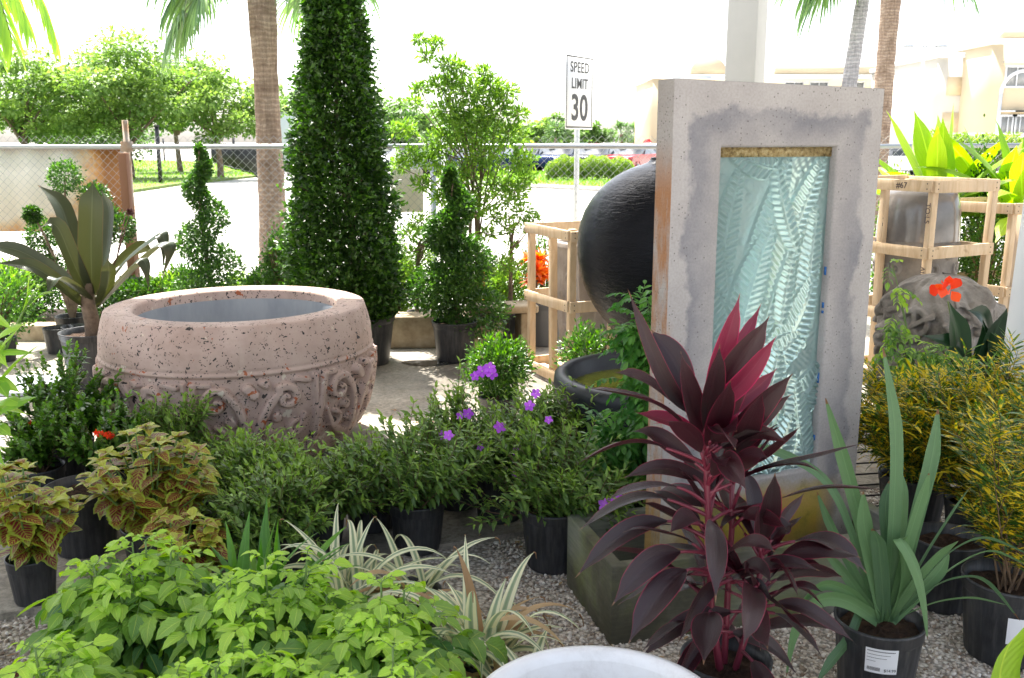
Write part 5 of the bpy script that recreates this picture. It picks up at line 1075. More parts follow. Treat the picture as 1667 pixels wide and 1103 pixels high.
# ---- pom-pom topiary
t = root_at('pompom_topiary', 'dark multi ball pompom topiary behind the big leaved plant at left', 'topiary', 122, 7.6, .03); pot_parts(t, .13, .24, n=48); g = np.random.default_rng(120); st = MB(); bx0 = atx(122, 7.6, 1)
balls = [(125, 288, .125), (170, 322, .11), (75, 385, .12), (208, 372, .12), (185, 345, .08), (90, 440, .14), (140, 380, .1), (78, 348, .06), (150, 440, .11)]
for i, (px, py, r) in enumerate(balls):
    c = np.array([atx(px, 7.6, 1) - bx0, g.uniform(-.1, .1), pz(py, 7.6) - .03]); lf = MB(); pts, d = ball_pts(g, c, r, 1300, .5); cloud(lf, g, pts, d, .027, T_small); lf.build('foliage_ball', M['l_ficus'] if i % 2 else M['l_box'], t)
    st.tube(bez(np.array([0, 0, .2]), np.array([c[0] * .3, 0, c[2] * .7]), c, 8), np.linspace(.018, .006, 8), 6)
st.build('stem', M['bark'], t)
# ---- shrubs and small pots along the fence
def bush(px, Y, ztop, r, lab, seed, mat='l_box', n_=2600, leaf=.03, pot=(.12, .2), z=.03, name='box_shrub', group=None, sq=(1, 1, 1), zc=None, T=T_small, cat='shrub'):
    t = root_at(name, lab, cat, px, Y, z, group=group); g = np.random.default_rng(seed); h0 = 0
    if pot: pot_parts(t, *pot, n=48); h0 = pot[1]
    lf = MB(); zt = ztop - z; hh = (zt - h0) / 2 * 1.02; zc = (zt + h0) / 2
    pts, d = ball_pts(g, (0, 0, 0), 1, n_, .35); pts = pts * [r, r * .9, hh] + [0, 0, zc]; cloud(lf, g, pts, d, leaf, T, lift=.4); lf.build('foliage', M[mat], t); st = MB()
    for k in range(9): a = g.uniform(0, 6.3); st.tube([(0, 0, h0 - .03), (r * .3 * math.cos(a), r * .3 * math.sin(a), zc), (r * .75 * math.cos(a), r * .75 * math.sin(a), zt * .85)], [.009, .006, .003], 5)
    st.build('stem', M['twig'], t); return t
L = [(285, 8.3, .50, .30, 'l_airy', 'low yellow green shrub just left of the spiral topiary'), (300, 8.5, .55, .22, 'l_box', 'dark round shrub behind the urn rim at left'), (400, 8.3, .5, .25, 'l_airy', 'low light green shrub between spiral topiary and palm trunk'),
     (438, 7.9, .62, .2, 'l_box', 'round green shrub at the foot of the palm trunk'), (462, 7.7, .95, .14, 'l_box', 'small upright shrub tucked against the cone tree'), (230, 8.2, .48, .3, 'l_ficus', 'dark shrub behind the big leaved plant, right side'), (20, 8.2, .62, .3, 'l_airy', 'bright shrub at the far left edge by the kerb'),
     (55, 8.4, .55, .28, 'l_box', 'green shrub left of the pompom topiary'), (5, 7.0, .70, .3, 'l_ixora', 'dark green shrub cut by the left edge'), (160, 8.4, .4, .3, 'l_box', 'low shrub behind the big leaved plant, left side'), (828, 8.3, .62, .2, 'l_airy', 'pale shrub below the layered small tree'), (648, 8.4, .7, .18, 'l_airy', 'light shrub at the right foot of the cone tree'), (790, 8.5, .55, .2, 'l_box', 'green shrub beside the orange stake'), (600, 8.3, .5, .3, 'l_airy', 'light shrub behind the cone tree')]
for i, (px, Y, zt, r, mt, lab) in enumerate(L): bush(px, Y, zt, r, lab, 130 + i, mt, 2600, .036, (.11, .18) if Y < 8.3 else None, z=.10 if Y > 7.95 else .03)
bush(1500, 7.4, .95, .3, 'green shrub seen through the right crate', 150, 'l_box', 3000, .035); bush(1440, 7.6, 1.42, .16, 'light clipped shrub between slab and the numbered crate', 151, 'l_airy', 2600, .035, name='box_shrub'); bush(1452, 7.3, 1.0, .2, 'darker shrub beside the slab behind the crate', 152, 'l_box', 3000, .035)
bush(1600, 7.6, 1.42, .26, 'feathery light shrub above the right crate', 153, 'l_airy', 2400, .04); bush(1572, 7.7, 1.62, .12, 'narrow dark conifer between the two lime leaved plants', 154, 'l_ficus', 2600, .03, name='conifer'); bush(1590, 7.2, 1.15, .22, 'dark shrub behind the right crate posts', 155, 'l_box', 2600)
# ---- boxwoods
bush(812, 5.35, .545, .185, 'round boxwood shrub in front of the left crate', 160, 'l_ixora', 4200, .030, (.12, .18), T=T_lance, name='boxwood')
bush(955, 5.22, .64, .16, 'small boxwood behind the water basin', 161, 'l_ixora', 2600, .030, (.10, .2), T=T_lance, name='boxwood')
# ---- airy small tree(s) by the fence
def airy(px, Y, lab, seed, clumps, potr, stemx=0, leaf=.045, n_=170, mat='l_airy', z=.03, stems=3):
    t = root_at('small_tree', lab, 'small tree', px, Y, z); g = np.random.default_rng(seed); x0 = atx(px, Y, 1)
    if potr: pot_parts(t, potr, potr * 1.6, mat=M['grey_pot'], n=48, ribs=False)
    st = MB(); lf = MB(); zs = .15
    mains = [bez(np.array([g.normal() * .03, 0, .1]), np.array([g.normal() * .05, 0, .8]), np.array([g.normal() * .10, g.normal() * .1, pz(clumps[0][1], Y) * .75]), 8) for _ in range(stems)]
    for m_ in mains: st.tube(m_, np.linspace(.02, .009, 8), 7)
    for (cx_, cy_, r) in clumps:
        c = np.array([atx(cx_, Y, 1) - x0, g.uniform(-.5, .5) * r * 2, pz(cy_, Y) - z]); q = mains[g.integers(0, stems)]; b = q[g.integers(3, 8)]; st.tube(bez(b, b * .5 + c * .5 + [0, 0, -.05], c, 7), np.linspace(.008, .003, 7), 5)
        for k in range(5):
            e_ = c + rvec(g, 1)[0] * r * .8; st.tube([c, e_], [.003, .0015], 4)
        m_ = int(n_ * (r / .12) ** 1.6); pts, d = ball_pts(g, c, r, m_, .1, (1.2, 1.1, .75)); cloud(lf, g, pts, d, leaf, T_lance[:2], lift=.3)
    lf.build('foliage', M[mat], t); st.build('stem', M['bark'], t)
cl = [(770, 150, .14)] + [(x, y, r) for x, y, r in ((735, 180, .13), (800, 140, .12), (810, 180, .14), (760, 210, .16), (830, 220, .15), (720, 230, .14), (790, 250, .17), (850, 260, .12), (700, 260, .12), (745, 285, .16), (810, 300, .16), (840, 310, .1), (690, 300, .08), (770, 330, .12), (825, 150, .09), (845, 185, .07), (720, 140, .1), (735, 105, .09), (700, 90, .06), (715, 70, .06), (690, 65, .05), (755, 110, .07), (740, 130, .08), (690, 145, .06), (680, 165, .05), (660, 210, .10), (670, 250, .10), (650, 270, .08), (790, 118, .07), (858, 290, .08), (780, 190, .14), (725, 320, .1))]
airy(772, 8.0, 'tall airy light green small tree between the cone tree and speed sign', 170, cl, 0, n_=340, z=.10, leaf=.048)
airy(828, 7.75, 'slim small tree with layered pale foliage left of the pine crate', 171, [(828, 330, .1), (800, 350, .09), (850, 345, .09), (870, 360, .06), (825, 365, .1), (790, 380, .07), (855, 370, .06), (815, 425, .12), (840, 440, .1), (835, 400, .05)], .1, stems=1, z=.10, n_=200)
airy(683, 7.85, 'small open shrub with pale branches beside the concrete block', 172, [(690, 360, .1), (670, 380, .1), (700, 390, .09), (660, 410, .09), (690, 420, .12), (675, 445, .1), (705, 450, .07), (655, 440, .08)], .1, stems=2, z=.10, n_=230)
tag(MB().tube([(0, 0, 0), (.005, 0, .62)], .008, 8).tube([(-.02, 0, .4), (.03, 0, .4)], .004, 6).build('plant_stake', plain('orange_stake', (.65, .22, .06), .5), None, (atx(787, 7.9, .6), 7.9, .15)), 'orange plant stake upright beside the layered small tree', 'stake')
for i, (px, Y, r, h, lab) in enumerate([(800, 7.62, .17, .30, 'grey pot with soil behind the concrete bench'), (128, 7.35, .11, .2, 'small black pot right of the kerb at left, rightmost of two'), (98, 7.3, .11, .2, 'small black pot on the kerb at left, leftmost of two'), (885, 7.6, .15, .35, 'dark grey pot seen through the left crate')]):
    t = root_at('empty_pot', lab, 'pot', px, Y); pot_parts(t, r, h, mat=M['grey_pot'] if i in (0, 3) else None, n=48)
t = root_at('red_bromeliad', 'bright red and yellow leaved plant behind the left crate', 'plant', 873, 7.9, .10); pot_parts(t, .11, .2, n=48); g = np.random.default_rng(9); lf = MB()
for (px, py) in ((860, 425), (875, 440), (868, 460), (885, 450), (880, 425)):
    c = np.array([atx(px, 7.9, 1) - atx(873, 7.9, 1), g.uniform(-.1, .1), pz(py, 7.9) - .1]); m = 34; d = rvec(g, m); d[:, 2] = np.abs(d[:, 2]) * .8; put(lf, g, T_lance, np.tile(c, (m, 1)), d, np.full(m, .12), g.uniform(0, 1, m))
lf.build('foliage', M['l_red'], t); bush(885, 8.2, .95, .18, 'green shrub above the red leaved plant behind the crate', 177, 'l_box', 1500)
MB().tube([(0, 0, .16), (0, 0, .45)], .012, 6).build('stem', M['twig'], t)
# ---- lime big leaved plants on the right
def big_rosette(px, Y, z, lab, seed, cnt, Lr, W, mat, trunk, elr=(.3, 1.45), droop=.8, pot=(.16, .3), name='broad_leaved_plant', group=None, azr=None, veins=1):
    t = root_at(name, lab, 'plant', px, Y, .03, group=group); g = np.random.default_rng(seed); pot_parts(t, *pot, n=48); st = MB().tube([(0, 0, pot[1] - .05), (.01, 0, z)], [.035, .025], 10); st.build('stem', M['bark'], t); lf = MB()
    for i in range(cnt):
        az = i * 2.4 + g.uniform(-.3, .3); el = elr[1] - (elr[1] - elr[0]) * (i / cnt) ** .8; L = g.uniform(*Lr); P, ss, wd = strap(g, az, el, L, W * g.uniform(.85, 1.1), droop * g.uniform(.7, 1.3), 14, (0, 0, z), twist=g.uniform(-1.3, 1.3), prof=lambda t: np.clip(.18 + 1.0 * np.sin(PI * t ** .75) ** .8, 0, 1) * np.clip((1 - t) * 5 + .03, 0, 1))
        lf.ribbon(P, ss, wd, .35, g.uniform(0, 1), 5)
    lf.build('foliage', M[mat], t); return t
big_rosette(1508, 7.9, 1.02, 'lime green broad leaved plant standing up behind the numbered crate', 180, 18, (.75, 1.0), .085, 'l_lime', 1, elr=(.5, 1.5), droop=.45)
big_rosette(1640, 7.4, 1.0, 'lime yellow broad leaved plant at the right edge above the crates', 181, 24, (.75, 1.05), .09, 'l_lime', 1, elr=(.3, 1.5), droop=.8)
big_rosette(1600, 7.8, 1.0, 'lime broad leaved plant between the conifer and the right edge', 182, 18, (.7, .95), .08, 'l_lime', 1, elr=(.4, 1.4), droop=.6)
# ---- big dark ti plant at left
DX = atx(150, 6.15, .4)
t = thing('ti_plant', 'large bronze green plant with huge broad folded leaves left of the urn', 'plant', (DX, 6.15, .03)); pot_parts(t, .20, .40, ribs=False); g = np.random.default_rng(190)
MB().tube([(.0, 0, .34), (.01, 0, .45), (-.01, 0, .58), (.0, 0, .72)], [.045, .05, .045, .04], 12).build('stem', M['bark'], t, smooth=True); lf = MB(); hub = np.array([0, 0, .62])
def big_leaf(lf, base, pts, W, rnd, side=None, fold=.3, cols=7, ex=.55):
    P = np.array(pts, float); n_ = 18; tt = np.linspace(0, 1, len(P)); t2 = np.linspace(0, 1, n_)
    Q = np.stack([np.interp(t2, tt, P[:, k]) for k in range(3)], 1)
    for _ in range(3): Q[1:-1] = (Q[:-2] + 2 * Q[1:-1] + Q[2:]) / 4
    T = Q[-1] - Q[0]; s = np.cross(T, [0, 0, 1.]) if side is None else np.array(side, float)
    wd = W * (np.clip(.16 + 1.0 * np.sin(PI * t2 ** .85) ** ex, 0, 1.05)) * np.clip((1 - t2) * 4 + .02, 0, 1); lf.ribbon(Q, s, wd, fold, rnd, cols)
def pl(px, py, dy=0): return (atx(px, 6.15 + dy, pz(py, 6.15 + dy)) - DX, dy, pz(py, 6.15 + dy) - .03)
for (pts, W, r, sd_, dz) in [([pl(150, 480), pl(148, 400, -.05), pl(150, 330, -.08), pl(151, 295, -.05)], .085, .5, (1, .1, 0), 0), ([pl(145, 480), pl(120, 400, .1), pl(100, 330, .2), pl(60, 300, .2)], .07, .3, (.8, 1, .3), 0), ([pl(160, 480), pl(175, 400, .15), pl(180, 340, .25), pl(165, 310, .3)], .075, .8, (1, -.6, 0), 0),
        ([pl(150, 490), pl(120, 430, -.1), pl(92, 360, -.15), pl(62, 372, -.2)], .06, .6, (.7, .8, .4), 0), ([pl(145, 495), pl(90, 440, .1), pl(30, 405, .15), pl(-40, 395, .2)], .055, .4, (.2, .5, 1), 0), ([pl(140, 500), pl(90, 455, -.2), pl(50, 430, -.3), pl(-10, 428, -.35)], .05, .7, (.1, .7, .8), 0),
        ([pl(155, 490), pl(200, 420, 0), pl(255, 380, -.05), pl(265, 375, -.05), pl(270, 400, -.08), pl(265, 440, -.1)], .055, .5, (.3, .8, .5), 0), ([pl(160, 495), pl(205, 440, -.15), pl(262, 388, -.2), pl(285, 400, -.22), pl(262, 455, -.2)], .06, .9, (.5, .8, .2), 0), ([pl(158, 500), pl(200, 450, -.25), pl(228, 415, -.3), pl(240, 430, -.3), pl(242, 475, -.3)], .05, .6, (.4, .8, .3), 0),
        ([pl(150, 490), pl(190, 430, .3), pl(230, 400, .45), pl(250, 410, .5)], .06, .2, (.4, 0, .8), 0), ([pl(160, 500), pl(175, 470, -.2), pl(178, 440, -.3), pl(175, 420, -.3)], .05, .5, None, 0), ([pl(150, 490), pl(110, 460, -.3), pl(90, 450, -.45), pl(75, 480, -.5)], .05, .4, None, 0)]:
    big_leaf(lf, hub, pts, W * .85, r, sd_)
lf.build('foliage', M['l_dark_ti'], t); d_ = MB()
for px in (205, 212): d_.tube([pl(165, 480, -.05), pl(190, 420, 0), pl(px, 345, 0)], [.006, .004, .003], 5)
c = np.array(pl(212, 345)); k = 30; d_.leaves(T_quad, np.tile(c, (k, 1)), rvec(g, k), rvec(g, k), np.full(k, .03), np.zeros(k)); d_.build('flower_spike', plain('brown_spike', (.10, .035, .03), .7), t)
# ---- cordyline (maroon, front)
CX, CY = atx(1182, 2.40, .25), 2.40
t = thing('cordyline', 'maroon cordyline with magenta stems and edges in a black pot in front of the trough', 'plant', (CX, CY, .006)); pot_parts(t, .122, .25); g = np.random.default_rng(200); lf = MB(); ln = MB(); st = MB()
def cp_(px, py, dy=0): z_ = pz(py, CY + dy); return np.array([atx(px, CY + dy, z_) - CX, dy, z_ - .006])
trunks = [[cp_(1172, 1090), cp_(1158, 1000), cp_(1155, 900), cp_(1150, 760), cp_(1140, 690)], [cp_(1195, 1095), cp_(1225, 1000), cp_(1235, 950), cp_(1240, 900)], [cp_(1178, 1095, .03), cp_(1185, 960, .04), cp_(1192, 850, .05), cp_(1190, 740, .05)]]
def cleaf(b, tip, sag=0, W=.036, new=False, rnd=None, pet=.3, dep=0, sd=None, side=None, hook=0):
    b = np.array(b); tip = np.array(tip); mid = (b + tip) / 2 + np.array([0, 0, sag]); Q = bez(b, mid, tip, 20)
    t2 = np.linspace(0, 1, 20); u = np.clip((t2 - pet) / (1 - pet), 0, 1); wd = np.where(t2 < pet, .10 + 0 * t2, .10 + .9 * np.sin(PI * u ** .82) ** .85) * W * np.clip((1 - t2) * 6 + .02, 0, 1)
    m_ = g.normal() * .006; Q = Q + np.array([0, 0, 1]) * (np.sin(t2 * 9 + g.uniform(0, 6)) * .004)[:, None]
    s = side if side is not None else nrm(np.cross(tip - b, [0, 0, 1.]) + np.array([.0, g.uniform(-.5, .5), g.uniform(-.3, .3)]))
    k = max(2, int(pet * 20)); (ln if new else lf).ribbon(Q[k - 1:], s, wd[k - 1:], .30, g.uniform(0, 1) if rnd is None else rnd, 7); pk.append((Q[:k + 1], W))
pk = []
tp_all = np.concatenate([np.stack([np.interp(np.linspace(0, len(P) - 1, 60), range(len(P)), np.array(P)[:, k]) for k in range(3)], 1) for P in trunks])
def snap(q): return tp_all[np.argmin(((tp_all - q) ** 2).sum(1))]
cols = [ # stem point, tip px,py, depth, sag, width, new
 ((1140, 690), (1022, 470), -.02, -.10, .024, 0), ((1145, 680), (1205, 475), .0, -.02, .034, 1), ((1148, 690), (1240, 490), .06, -.02, .024, 1), ((1140, 690), (1060, 535), .08, .05, .046, 0), ((1152, 690), (1253, 512), -.03, .0, .042, 0), ((1150, 690), (1265, 548), -.06, -.02, .030, 1), ((1158, 700), (1266, 600), .05, .0, .03, 1), ((1130, 700), (1000, 605), -.02, .06, .035, 0), ((1140, 720), (952, 634), -.08, .08, .038, 0),
 ((1150, 720), (1172, 560), -.06, .0, .036, 0), ((1180, 740), (1228, 575), .03, .0, .034, 1), ((1140, 730), (1108, 570), -.05, -.02, .032, 0), ((1185, 760), (1242, 640), -.1, .0, .034, 0), ((1160, 740), (1190, 615), -.12, .0, .038, 0), ((1190, 780), (1305, 690), -.04, -.01, .032, 0), ((1235, 900), (1262, 770), -.05, .0, .034, 0), ((1172, 740), (1292, 605), -.05, -.02, .038, 0), ((1182, 740), (1290, 640), .02, .0, .034, 0), ((1160, 730), (1200, 700), -.12, .05, .044, 0), ((1140, 760), (935, 755), -.05, .11, .034, 0), ((1150, 770), (1025, 700), .02, .05, .03, 0), ((1160, 760), (1085, 690), -.1, .09, .03, 0), ((1170, 760), (1215, 800), -.14, .10, .034, 0), ((1170, 770), (1275, 690), -.06, .04, .03, 0), ((1180, 800), (1410, 722), -.04, .02, .026, 0), ((1178, 790), (1250, 745), -.1, .06, .03, 0),
 ((1158, 820), (985, 820), -.06, .10, .034, 0), ((1155, 840), (940, 865), .02, .14, .034, 0), ((1160, 860), (935, 940), -.02, .15, .034, 0), ((1160, 880), (965, 905), .05, .12, .03, 0), ((1162, 900), (995, 985), -.08, .13, .038, 0), ((1165, 930), (1022, 1052), -.12, .15, .044, 0), ((1165, 860), (1165, 985), -.22, .17, .036, 0), ((1175, 850), (1270, 845), .05, .06, .03, 0), ((1190, 850), (1445, 795), -.03, .05, .030, 0),
 ((1235, 900), (1290, 850), .02, .03, .034, 0), ((1238, 905), (1412, 932), -.06, .14, .040, 0), ((1238, 900), (1215, 760), .08, .02, .03, 0), ((1236, 930), (1300, 975), -.12, .10, .036, 0), ((1230, 950), (1210, 1050), -.2, .10, .044, 0), ((1225, 980), (1345, 990), -.04, .10, .03, 0), ((1222, 1000), (1340, 1075), -.08, .09, .034, 0), ((1165, 1000), (1145, 1085), -.2, .10, .044, 0), ((1165, 1010), (1045, 1060), -.05, .06, .03, 0), ((1230, 890), (1310, 800), .06, .02, .02, 0), ((1200, 1000), (1250, 1060), -.2, .08, .036, 0), ((1238, 895), (1190, 800), .1, .03, .03, 0), ((1150, 880), (1060, 800), .1, .05, .03, 0), ((1152, 800), (1080, 760), .12, .05, .03, 0), ((1160, 980), (1080, 960), .1, .06, .036, 0)]
for (b, tp, dy, sag, W, new) in cols:
    W *= .9; tipv = cp_(tp[0], tp[1], dy * 1.6 - .02); bv = snap(cp_(b[0], b[1], 0)); up_ = tp[1] < b[1] - 60
    side = nrm(np.array([1., g.uniform(-.3, .5), 0])) if up_ and abs(tp[0] - b[0]) < 130 else None
    cleaf(bv, tipv, sag, W, bool(new), pet=.16 if up_ else .34, side=side)
for k in range(63):      # fuller whorls all the way down the canes
    P_ = np.array(trunks[k % 3]); u = g.uniform(.12, .98); q = np.array([np.interp(u * (len(P_) - 1), range(len(P_)), P_[:, c]) for c in range(3)]); az = k * 2.4 + g.uniform(-.3, .3); el = g.uniform(.35, 1.15) if u > .45 else g.uniform(-.1, .8); L = g.uniform(.24, .36); d = np.array([math.cos(az) * math.cos(el), math.sin(az) * math.cos(el), math.sin(el)])
    tip = q + d * L + np.array([0, 0, -.10 * (1.3 - el)]); cleaf(q, tip, .07 * math.cos(el) + .02, g.uniform(.022, .031), u > .9, pet=.2)
lf.build('foliage', M['l_cordy'], t); ln.build('new_leaves', M['l_cordy_new'], t)
pts_ = [MB() for _ in trunks]
for Q, W in pk:
    k = int(np.argmin([min(np.linalg.norm(np.array(P_) - Q[0], axis=1).min() for _ in (0,)) if 0 else np.min(np.linalg.norm(np.stack([np.interp(np.linspace(0, len(P_) - 1, 60), range(len(P_)), np.array(P_)[:, c]) for c in range(3)], 1) - Q[0], axis=1)) for P_ in trunks])); pts_[k].tube(Q, np.linspace(.0062, .0040, len(Q)), 6)
for pt, P, r in zip(pts_, trunks, (.011, .010, .010)):
    pt.tube(np.array(P), np.linspace(r, r * .7, len(P)), 8); pt.build('cane', M['pink_stem'], t, smooth=True)
# ---- strap-leaved plant with a price label (right)
IX, IY = atx(1432, 2.62, .25), 2.62
t = thing('strap_leaved_plant', 'grey green strap leaved plant in a black pot with white price label', 'plant', (IX, IY, .006)); pot_parts(t, .128, .25); g = np.random.default_rng(210); lf = MB()
def ip(px, py, dy=0): z_ = pz(py, IY + dy); return np.array([atx(px, IY + dy, z_) - IX, dy, z_ - .006])
il = [([(1442, 1010), (1455, 850), (1460, 700), (1437, 565)], 0, .020), ([(1440, 1010), (1410, 880), (1375, 750), (1344, 648)], .02, .019), ([(1450, 1010), (1490, 850), (1520, 740), (1527, 665)], .05, .019), ([(1440, 1010), (1420, 920), (1405, 850), (1405, 800)], -.05, .021), ([(1450, 1010), (1510, 900), (1555, 830), (1580, 792)], .04, .015), ([(1445, 1010), (1465, 880), (1470, 800), (1460, 755)], .1, .018),
      ([(1448, 1010), (1478, 880), (1500, 810), (1512, 770)], -.03, .018), ([(1435, 1010), (1385, 920), (1350, 850), (1330, 800)], .1, .014), ([(1450, 1010), (1480, 950), (1470, 870), (1455, 872), (1490, 900), (1508, 985), (1510, 1040)], -.10, .020), ([(1430, 1005), (1395, 960), (1365, 920), (1335, 890)], .0, .014), ([(1455, 1010), (1530, 945), (1600, 935), (1660, 1010)], -.03, .013), ([(1455, 1010), (1520, 980), (1580, 972), (1640, 985)], .05, .012), ([(1460, 1000), (1540, 900), (1600, 870), (1680, 905)], -.06, .013), ([(1458, 1010), (1540, 930), (1610, 890), (1680, 925)], .06, .012),
      ([(1430, 1010), (1380, 975), (1330, 970), (1290, 1020), (1280, 1100)], -.10, .020), ([(1425, 1010), (1390, 965), (1340, 945), (1300, 985)], -.02, .016), ([(1400, 1000), (1385, 1040), (1355, 1075), (1330, 1110)], -.12, .017), ([(1430, 1010), (1360, 780), (1250, 725), (1190, 735)], .12, .012), ([(1440, 1010), (1435, 930), (1430, 880), (1420, 860)], -.08, .02), ([(1445, 1010), (1500, 930), (1540, 890), (1560, 880)], -.1, .014), ([(1440, 1010), (1448, 900), (1440, 820), (1450, 780)], .06, .018), ([(1450, 1010), (1500, 960), (1530, 930), (1545, 900)], .02, .018)]
for pts, dy, W in il:
    P = np.array([ip(x, y, dy * i / (len(pts) - 1)) for i, (x, y) in enumerate(pts)]); n_ = 24; tt = np.linspace(0, 1, len(P)); t2 = np.linspace(0, 1, n_); Q = np.stack([np.interp(t2, tt, P[:, k]) for k in range(3)], 1)
    for _ in range(8): Q[1:-1] = (Q[:-2] + 2 * Q[1:-1] + Q[2:]) / 4
    s = nrm(np.array([1, g.uniform(-.5, .5), g.uniform(-.2, .2)])) if abs(Q[-1][0] - Q[0][0]) < .18 else nrm(np.cross(Q[-1] - Q[0], [0, 0, 1]) + np.array([0, -.3, .5]))
    W *= 1.08; wd = W * np.clip(.9 + .1 * np.sin(PI * t2), 0, 1) * np.clip((1 - t2) * 3.2 + .03, 0, 1) ** .7; lf.ribbon(Q, s, wd, .28, g.uniform(0, 1), 5)
lf.build('foliage', M['l_iris'], t)
paper = plain('label_paper', (.78, .78, .80), .5, noise=.04)
def label_on(root, az, z0, z1, half, r0, r1, lines=True):
    mb = MB(); n_ = 10; A = np.linspace(az - half, az + half, n_); V = []
    for zz, rr_ in ((z0, r0), (z1, r1)): V += [(rr_ * math.cos(a), rr_ * math.sin(a), zz) for a in A]
    mb.add(V, [[i, i + 1, n_ + i + 1, n_ + i] for i in range(n_ - 1)]); o = mb.build('price_label', paper, root)
    if lines:
        ik = MB()
        def strip(a0, a1, za, zb):
            ra = r0 + (r1 - r0) * (za - z0) / (z1 - z0) + .0008; q = np.linspace(a0, a1, 4)
            ik.add([(ra * math.cos(a), ra * math.sin(a), z_) for z_ in (za, zb) for a in q], [[i, i + 1, 5 + i, 4 + i] for i in range(3)])
        gg = np.random.default_rng(3); H_ = z1 - z0
        for row, (f0, f1, hgt) in enumerate(((.05, .9, .035), (.05, .75, .02), (.05, .65, .02), (.05, .30, .02))):
            zc = z1 - H_ * (.14 + .13 * row); a = az - half + 2 * half * f0; en = az - half + 2 * half * f1
            while a < en: w_ = gg.uniform(.008, .02); strip(a, a + w_, zc, zc + H_ * hgt); a += w_ + .005
        a = az - half * .85
        while a < az - half * .05: w_ = gg.uniform(.002, .006); strip(a, a + w_, z0 + H_ * .10, z0 + H_ * .24); a += w_ + gg.uniform(.003, .006)
        ik.build('printed_text', M['sign_black'], o)
        ar = az + half * .55; rr_ = r0 + .0016; tx = text_mesh('lettering', '$14.99', .0125, M['sign_black'], o, (rr_ * math.cos(ar), rr_ * math.sin(ar), z0 + H_ * .15), (R(90), 0, ar + PI / 2), .0001)
    return o
label_on(t, -PI / 2 - .28, .135, .215, .36, .1235, .1275)
lp = thing('labelled_plant', 'arching strap leaved plant in a black pot with blank white sticker at the right edge', 'plant', (atx(1640, 2.85, .2), 2.85, .006)); pot_parts(lp, .14, .27); label_on(lp, -PI / 2 - .15, .10, .19, .3, .1315, .136, False)
# sparse croton in this pot
shrub(lp, 215, .22, .2, .80, .25, nmain=14, nsub=6, T=T_narrow, leaf=.10, mat='l_croton', pairs=8, twl=.14, zb=.35)
t2_ = MB(); g = np.random.default_rng(7)
# ---- croton bushes
def croton(px, Y, rx, h, lab, seed, pot, nm=26, z=.03, cx=0):
    t = root_at('croton', lab, 'shrub', px, Y, z, group='yellow spotted crotons'); pot_parts(t, *pot)
    shrub(t, seed, rx, rx * .8, h - z, pot[1], nmain=nm, nsub=9, T=T_narrow, leaf=.095, mat='l_croton', pairs=10, twl=.16, zb=pot[1] - .08, cx=cx, lo=.12)
    g = np.random.default_rng(seed); lf = MB(); m = 130; d = rvec(g, m); P = np.array([cx, 0, (h + pot[1]) / 2]) + d * [rx * .95, rx * .8, (h - pot[1]) * .45] * g.uniform(.6, 1, (m, 1)); put(lf, g, T_narrow, P, nrm(d + [0, 0, .5] + rvec(g, m) * .5), np.full(m, .10), g.uniform(0, 1, m)); lf.build('yellow_leaves', M['l_croton_y'], t); return t
croton(1480, 3.85, .30, .70, 'yellow spotted croton bush between the slab and the white post', 220, (.14, .24), 30)
croton(1590, 3.55, .36, .74, 'yellow spotted croton bush in front of the white post', 221, (.14, .26), 34, z=.006)
croton(1685, 3.25, .28, .62, 'yellow spotted croton bush cut by the right edge', 222, (.13, .24), 22, z=.006)
t = root_at('empty_pot', 'black pot standing on gravel behind the strap leaved plant', 'pot', 1532, 3.2, .006); pot_parts(t, .125, .26)
# ---- pinnate green shrub right + vine between basin and slab
def vine(px, Y, lab, seed, clumps, mat='l_vine', leaf=.034, name='fern_leaved_shrub', z=.03, pot=(.13, .24), dens=1.0, T=T_oval):
    t = root_at(name, lab, 'shrub', px, Y, z); g = np.random.default_rng(seed); x0 = atx(px, Y, .5); pot_parts(t, *pot); lf = MB(); st = MB()
    P = []; Fd = []; S = []; Rn = []
    for (cx_, cy_, r) in clumps:
        c = np.array([atx(cx_, Y, pz(cy_, Y)) - x0, g.uniform(-.4, .4) * r, pz(cy_, Y) - z]); st.tube(bez(np.array([0, 0, pot[1] - .04]), np.array([c[0] * .3, c[1], c[2] * .6]), c, 8), np.linspace(.005, .002, 8), 5)
        for k in range(int(9 * (r / .08) ** 1.5 * dens)):
            q = c + rvec(g, 1)[0] * r * g.uniform(.2, 1) * [1.1, 1, .8]; d = nrm(q - c + rvec(g, 1)[0] * .5 * r + [0, -.03, .0]); L = g.uniform(.06, .12); m_ = 5; path = [q]; dd = d.copy()
            for i in range(m_): dd = nrm(dd + [0, 0, -.16]); path.append(path[-1] + dd * L / m_)
            path = np.array(path); st.tube(path, .0012, 3); rn = g.uniform(0, .8)
            for i in range(1, m_ + 1):
                sdv = nrm(np.cross(dd, [0, 0, 1.]))
                for sg in ((-1, 1) if i < m_ else (0,)): P.append(path[i]); Fd.append(dd * .6 + sdv * sg * .9 + rvec(g, 1)[0] * .15); S.append(leaf * g.uniform(.7, 1.15)); Rn.append(min(1, max(0, rn + g.uniform(-.15, .2))))
    put(lf, g, T, np.array(P), np.array(Fd), np.array(S), np.array(Rn)); lf.build('foliage', M[mat], t); st.build('stem', M['green_stem'], t); return t
vine(1035, 3.78, 'tall soft green compound leaved shrub between the water basin and the slab', 230, [(1050, 490, .06), (1050, 520, .08), (1050, 540, .09), (1035, 560, .07), (1055, 590, .09), (1040, 620, .09), (1050, 640, .10), (1020, 680, .10), (1040, 700, .11), (985, 700, .08), (1010, 740, .11), (1050, 760, .10), (1000, 790, .09), (1040, 820, .09), (985, 730, .07), (1050, 575, .08), (1060, 690, .1)], dens=2.6, leaf=.044)
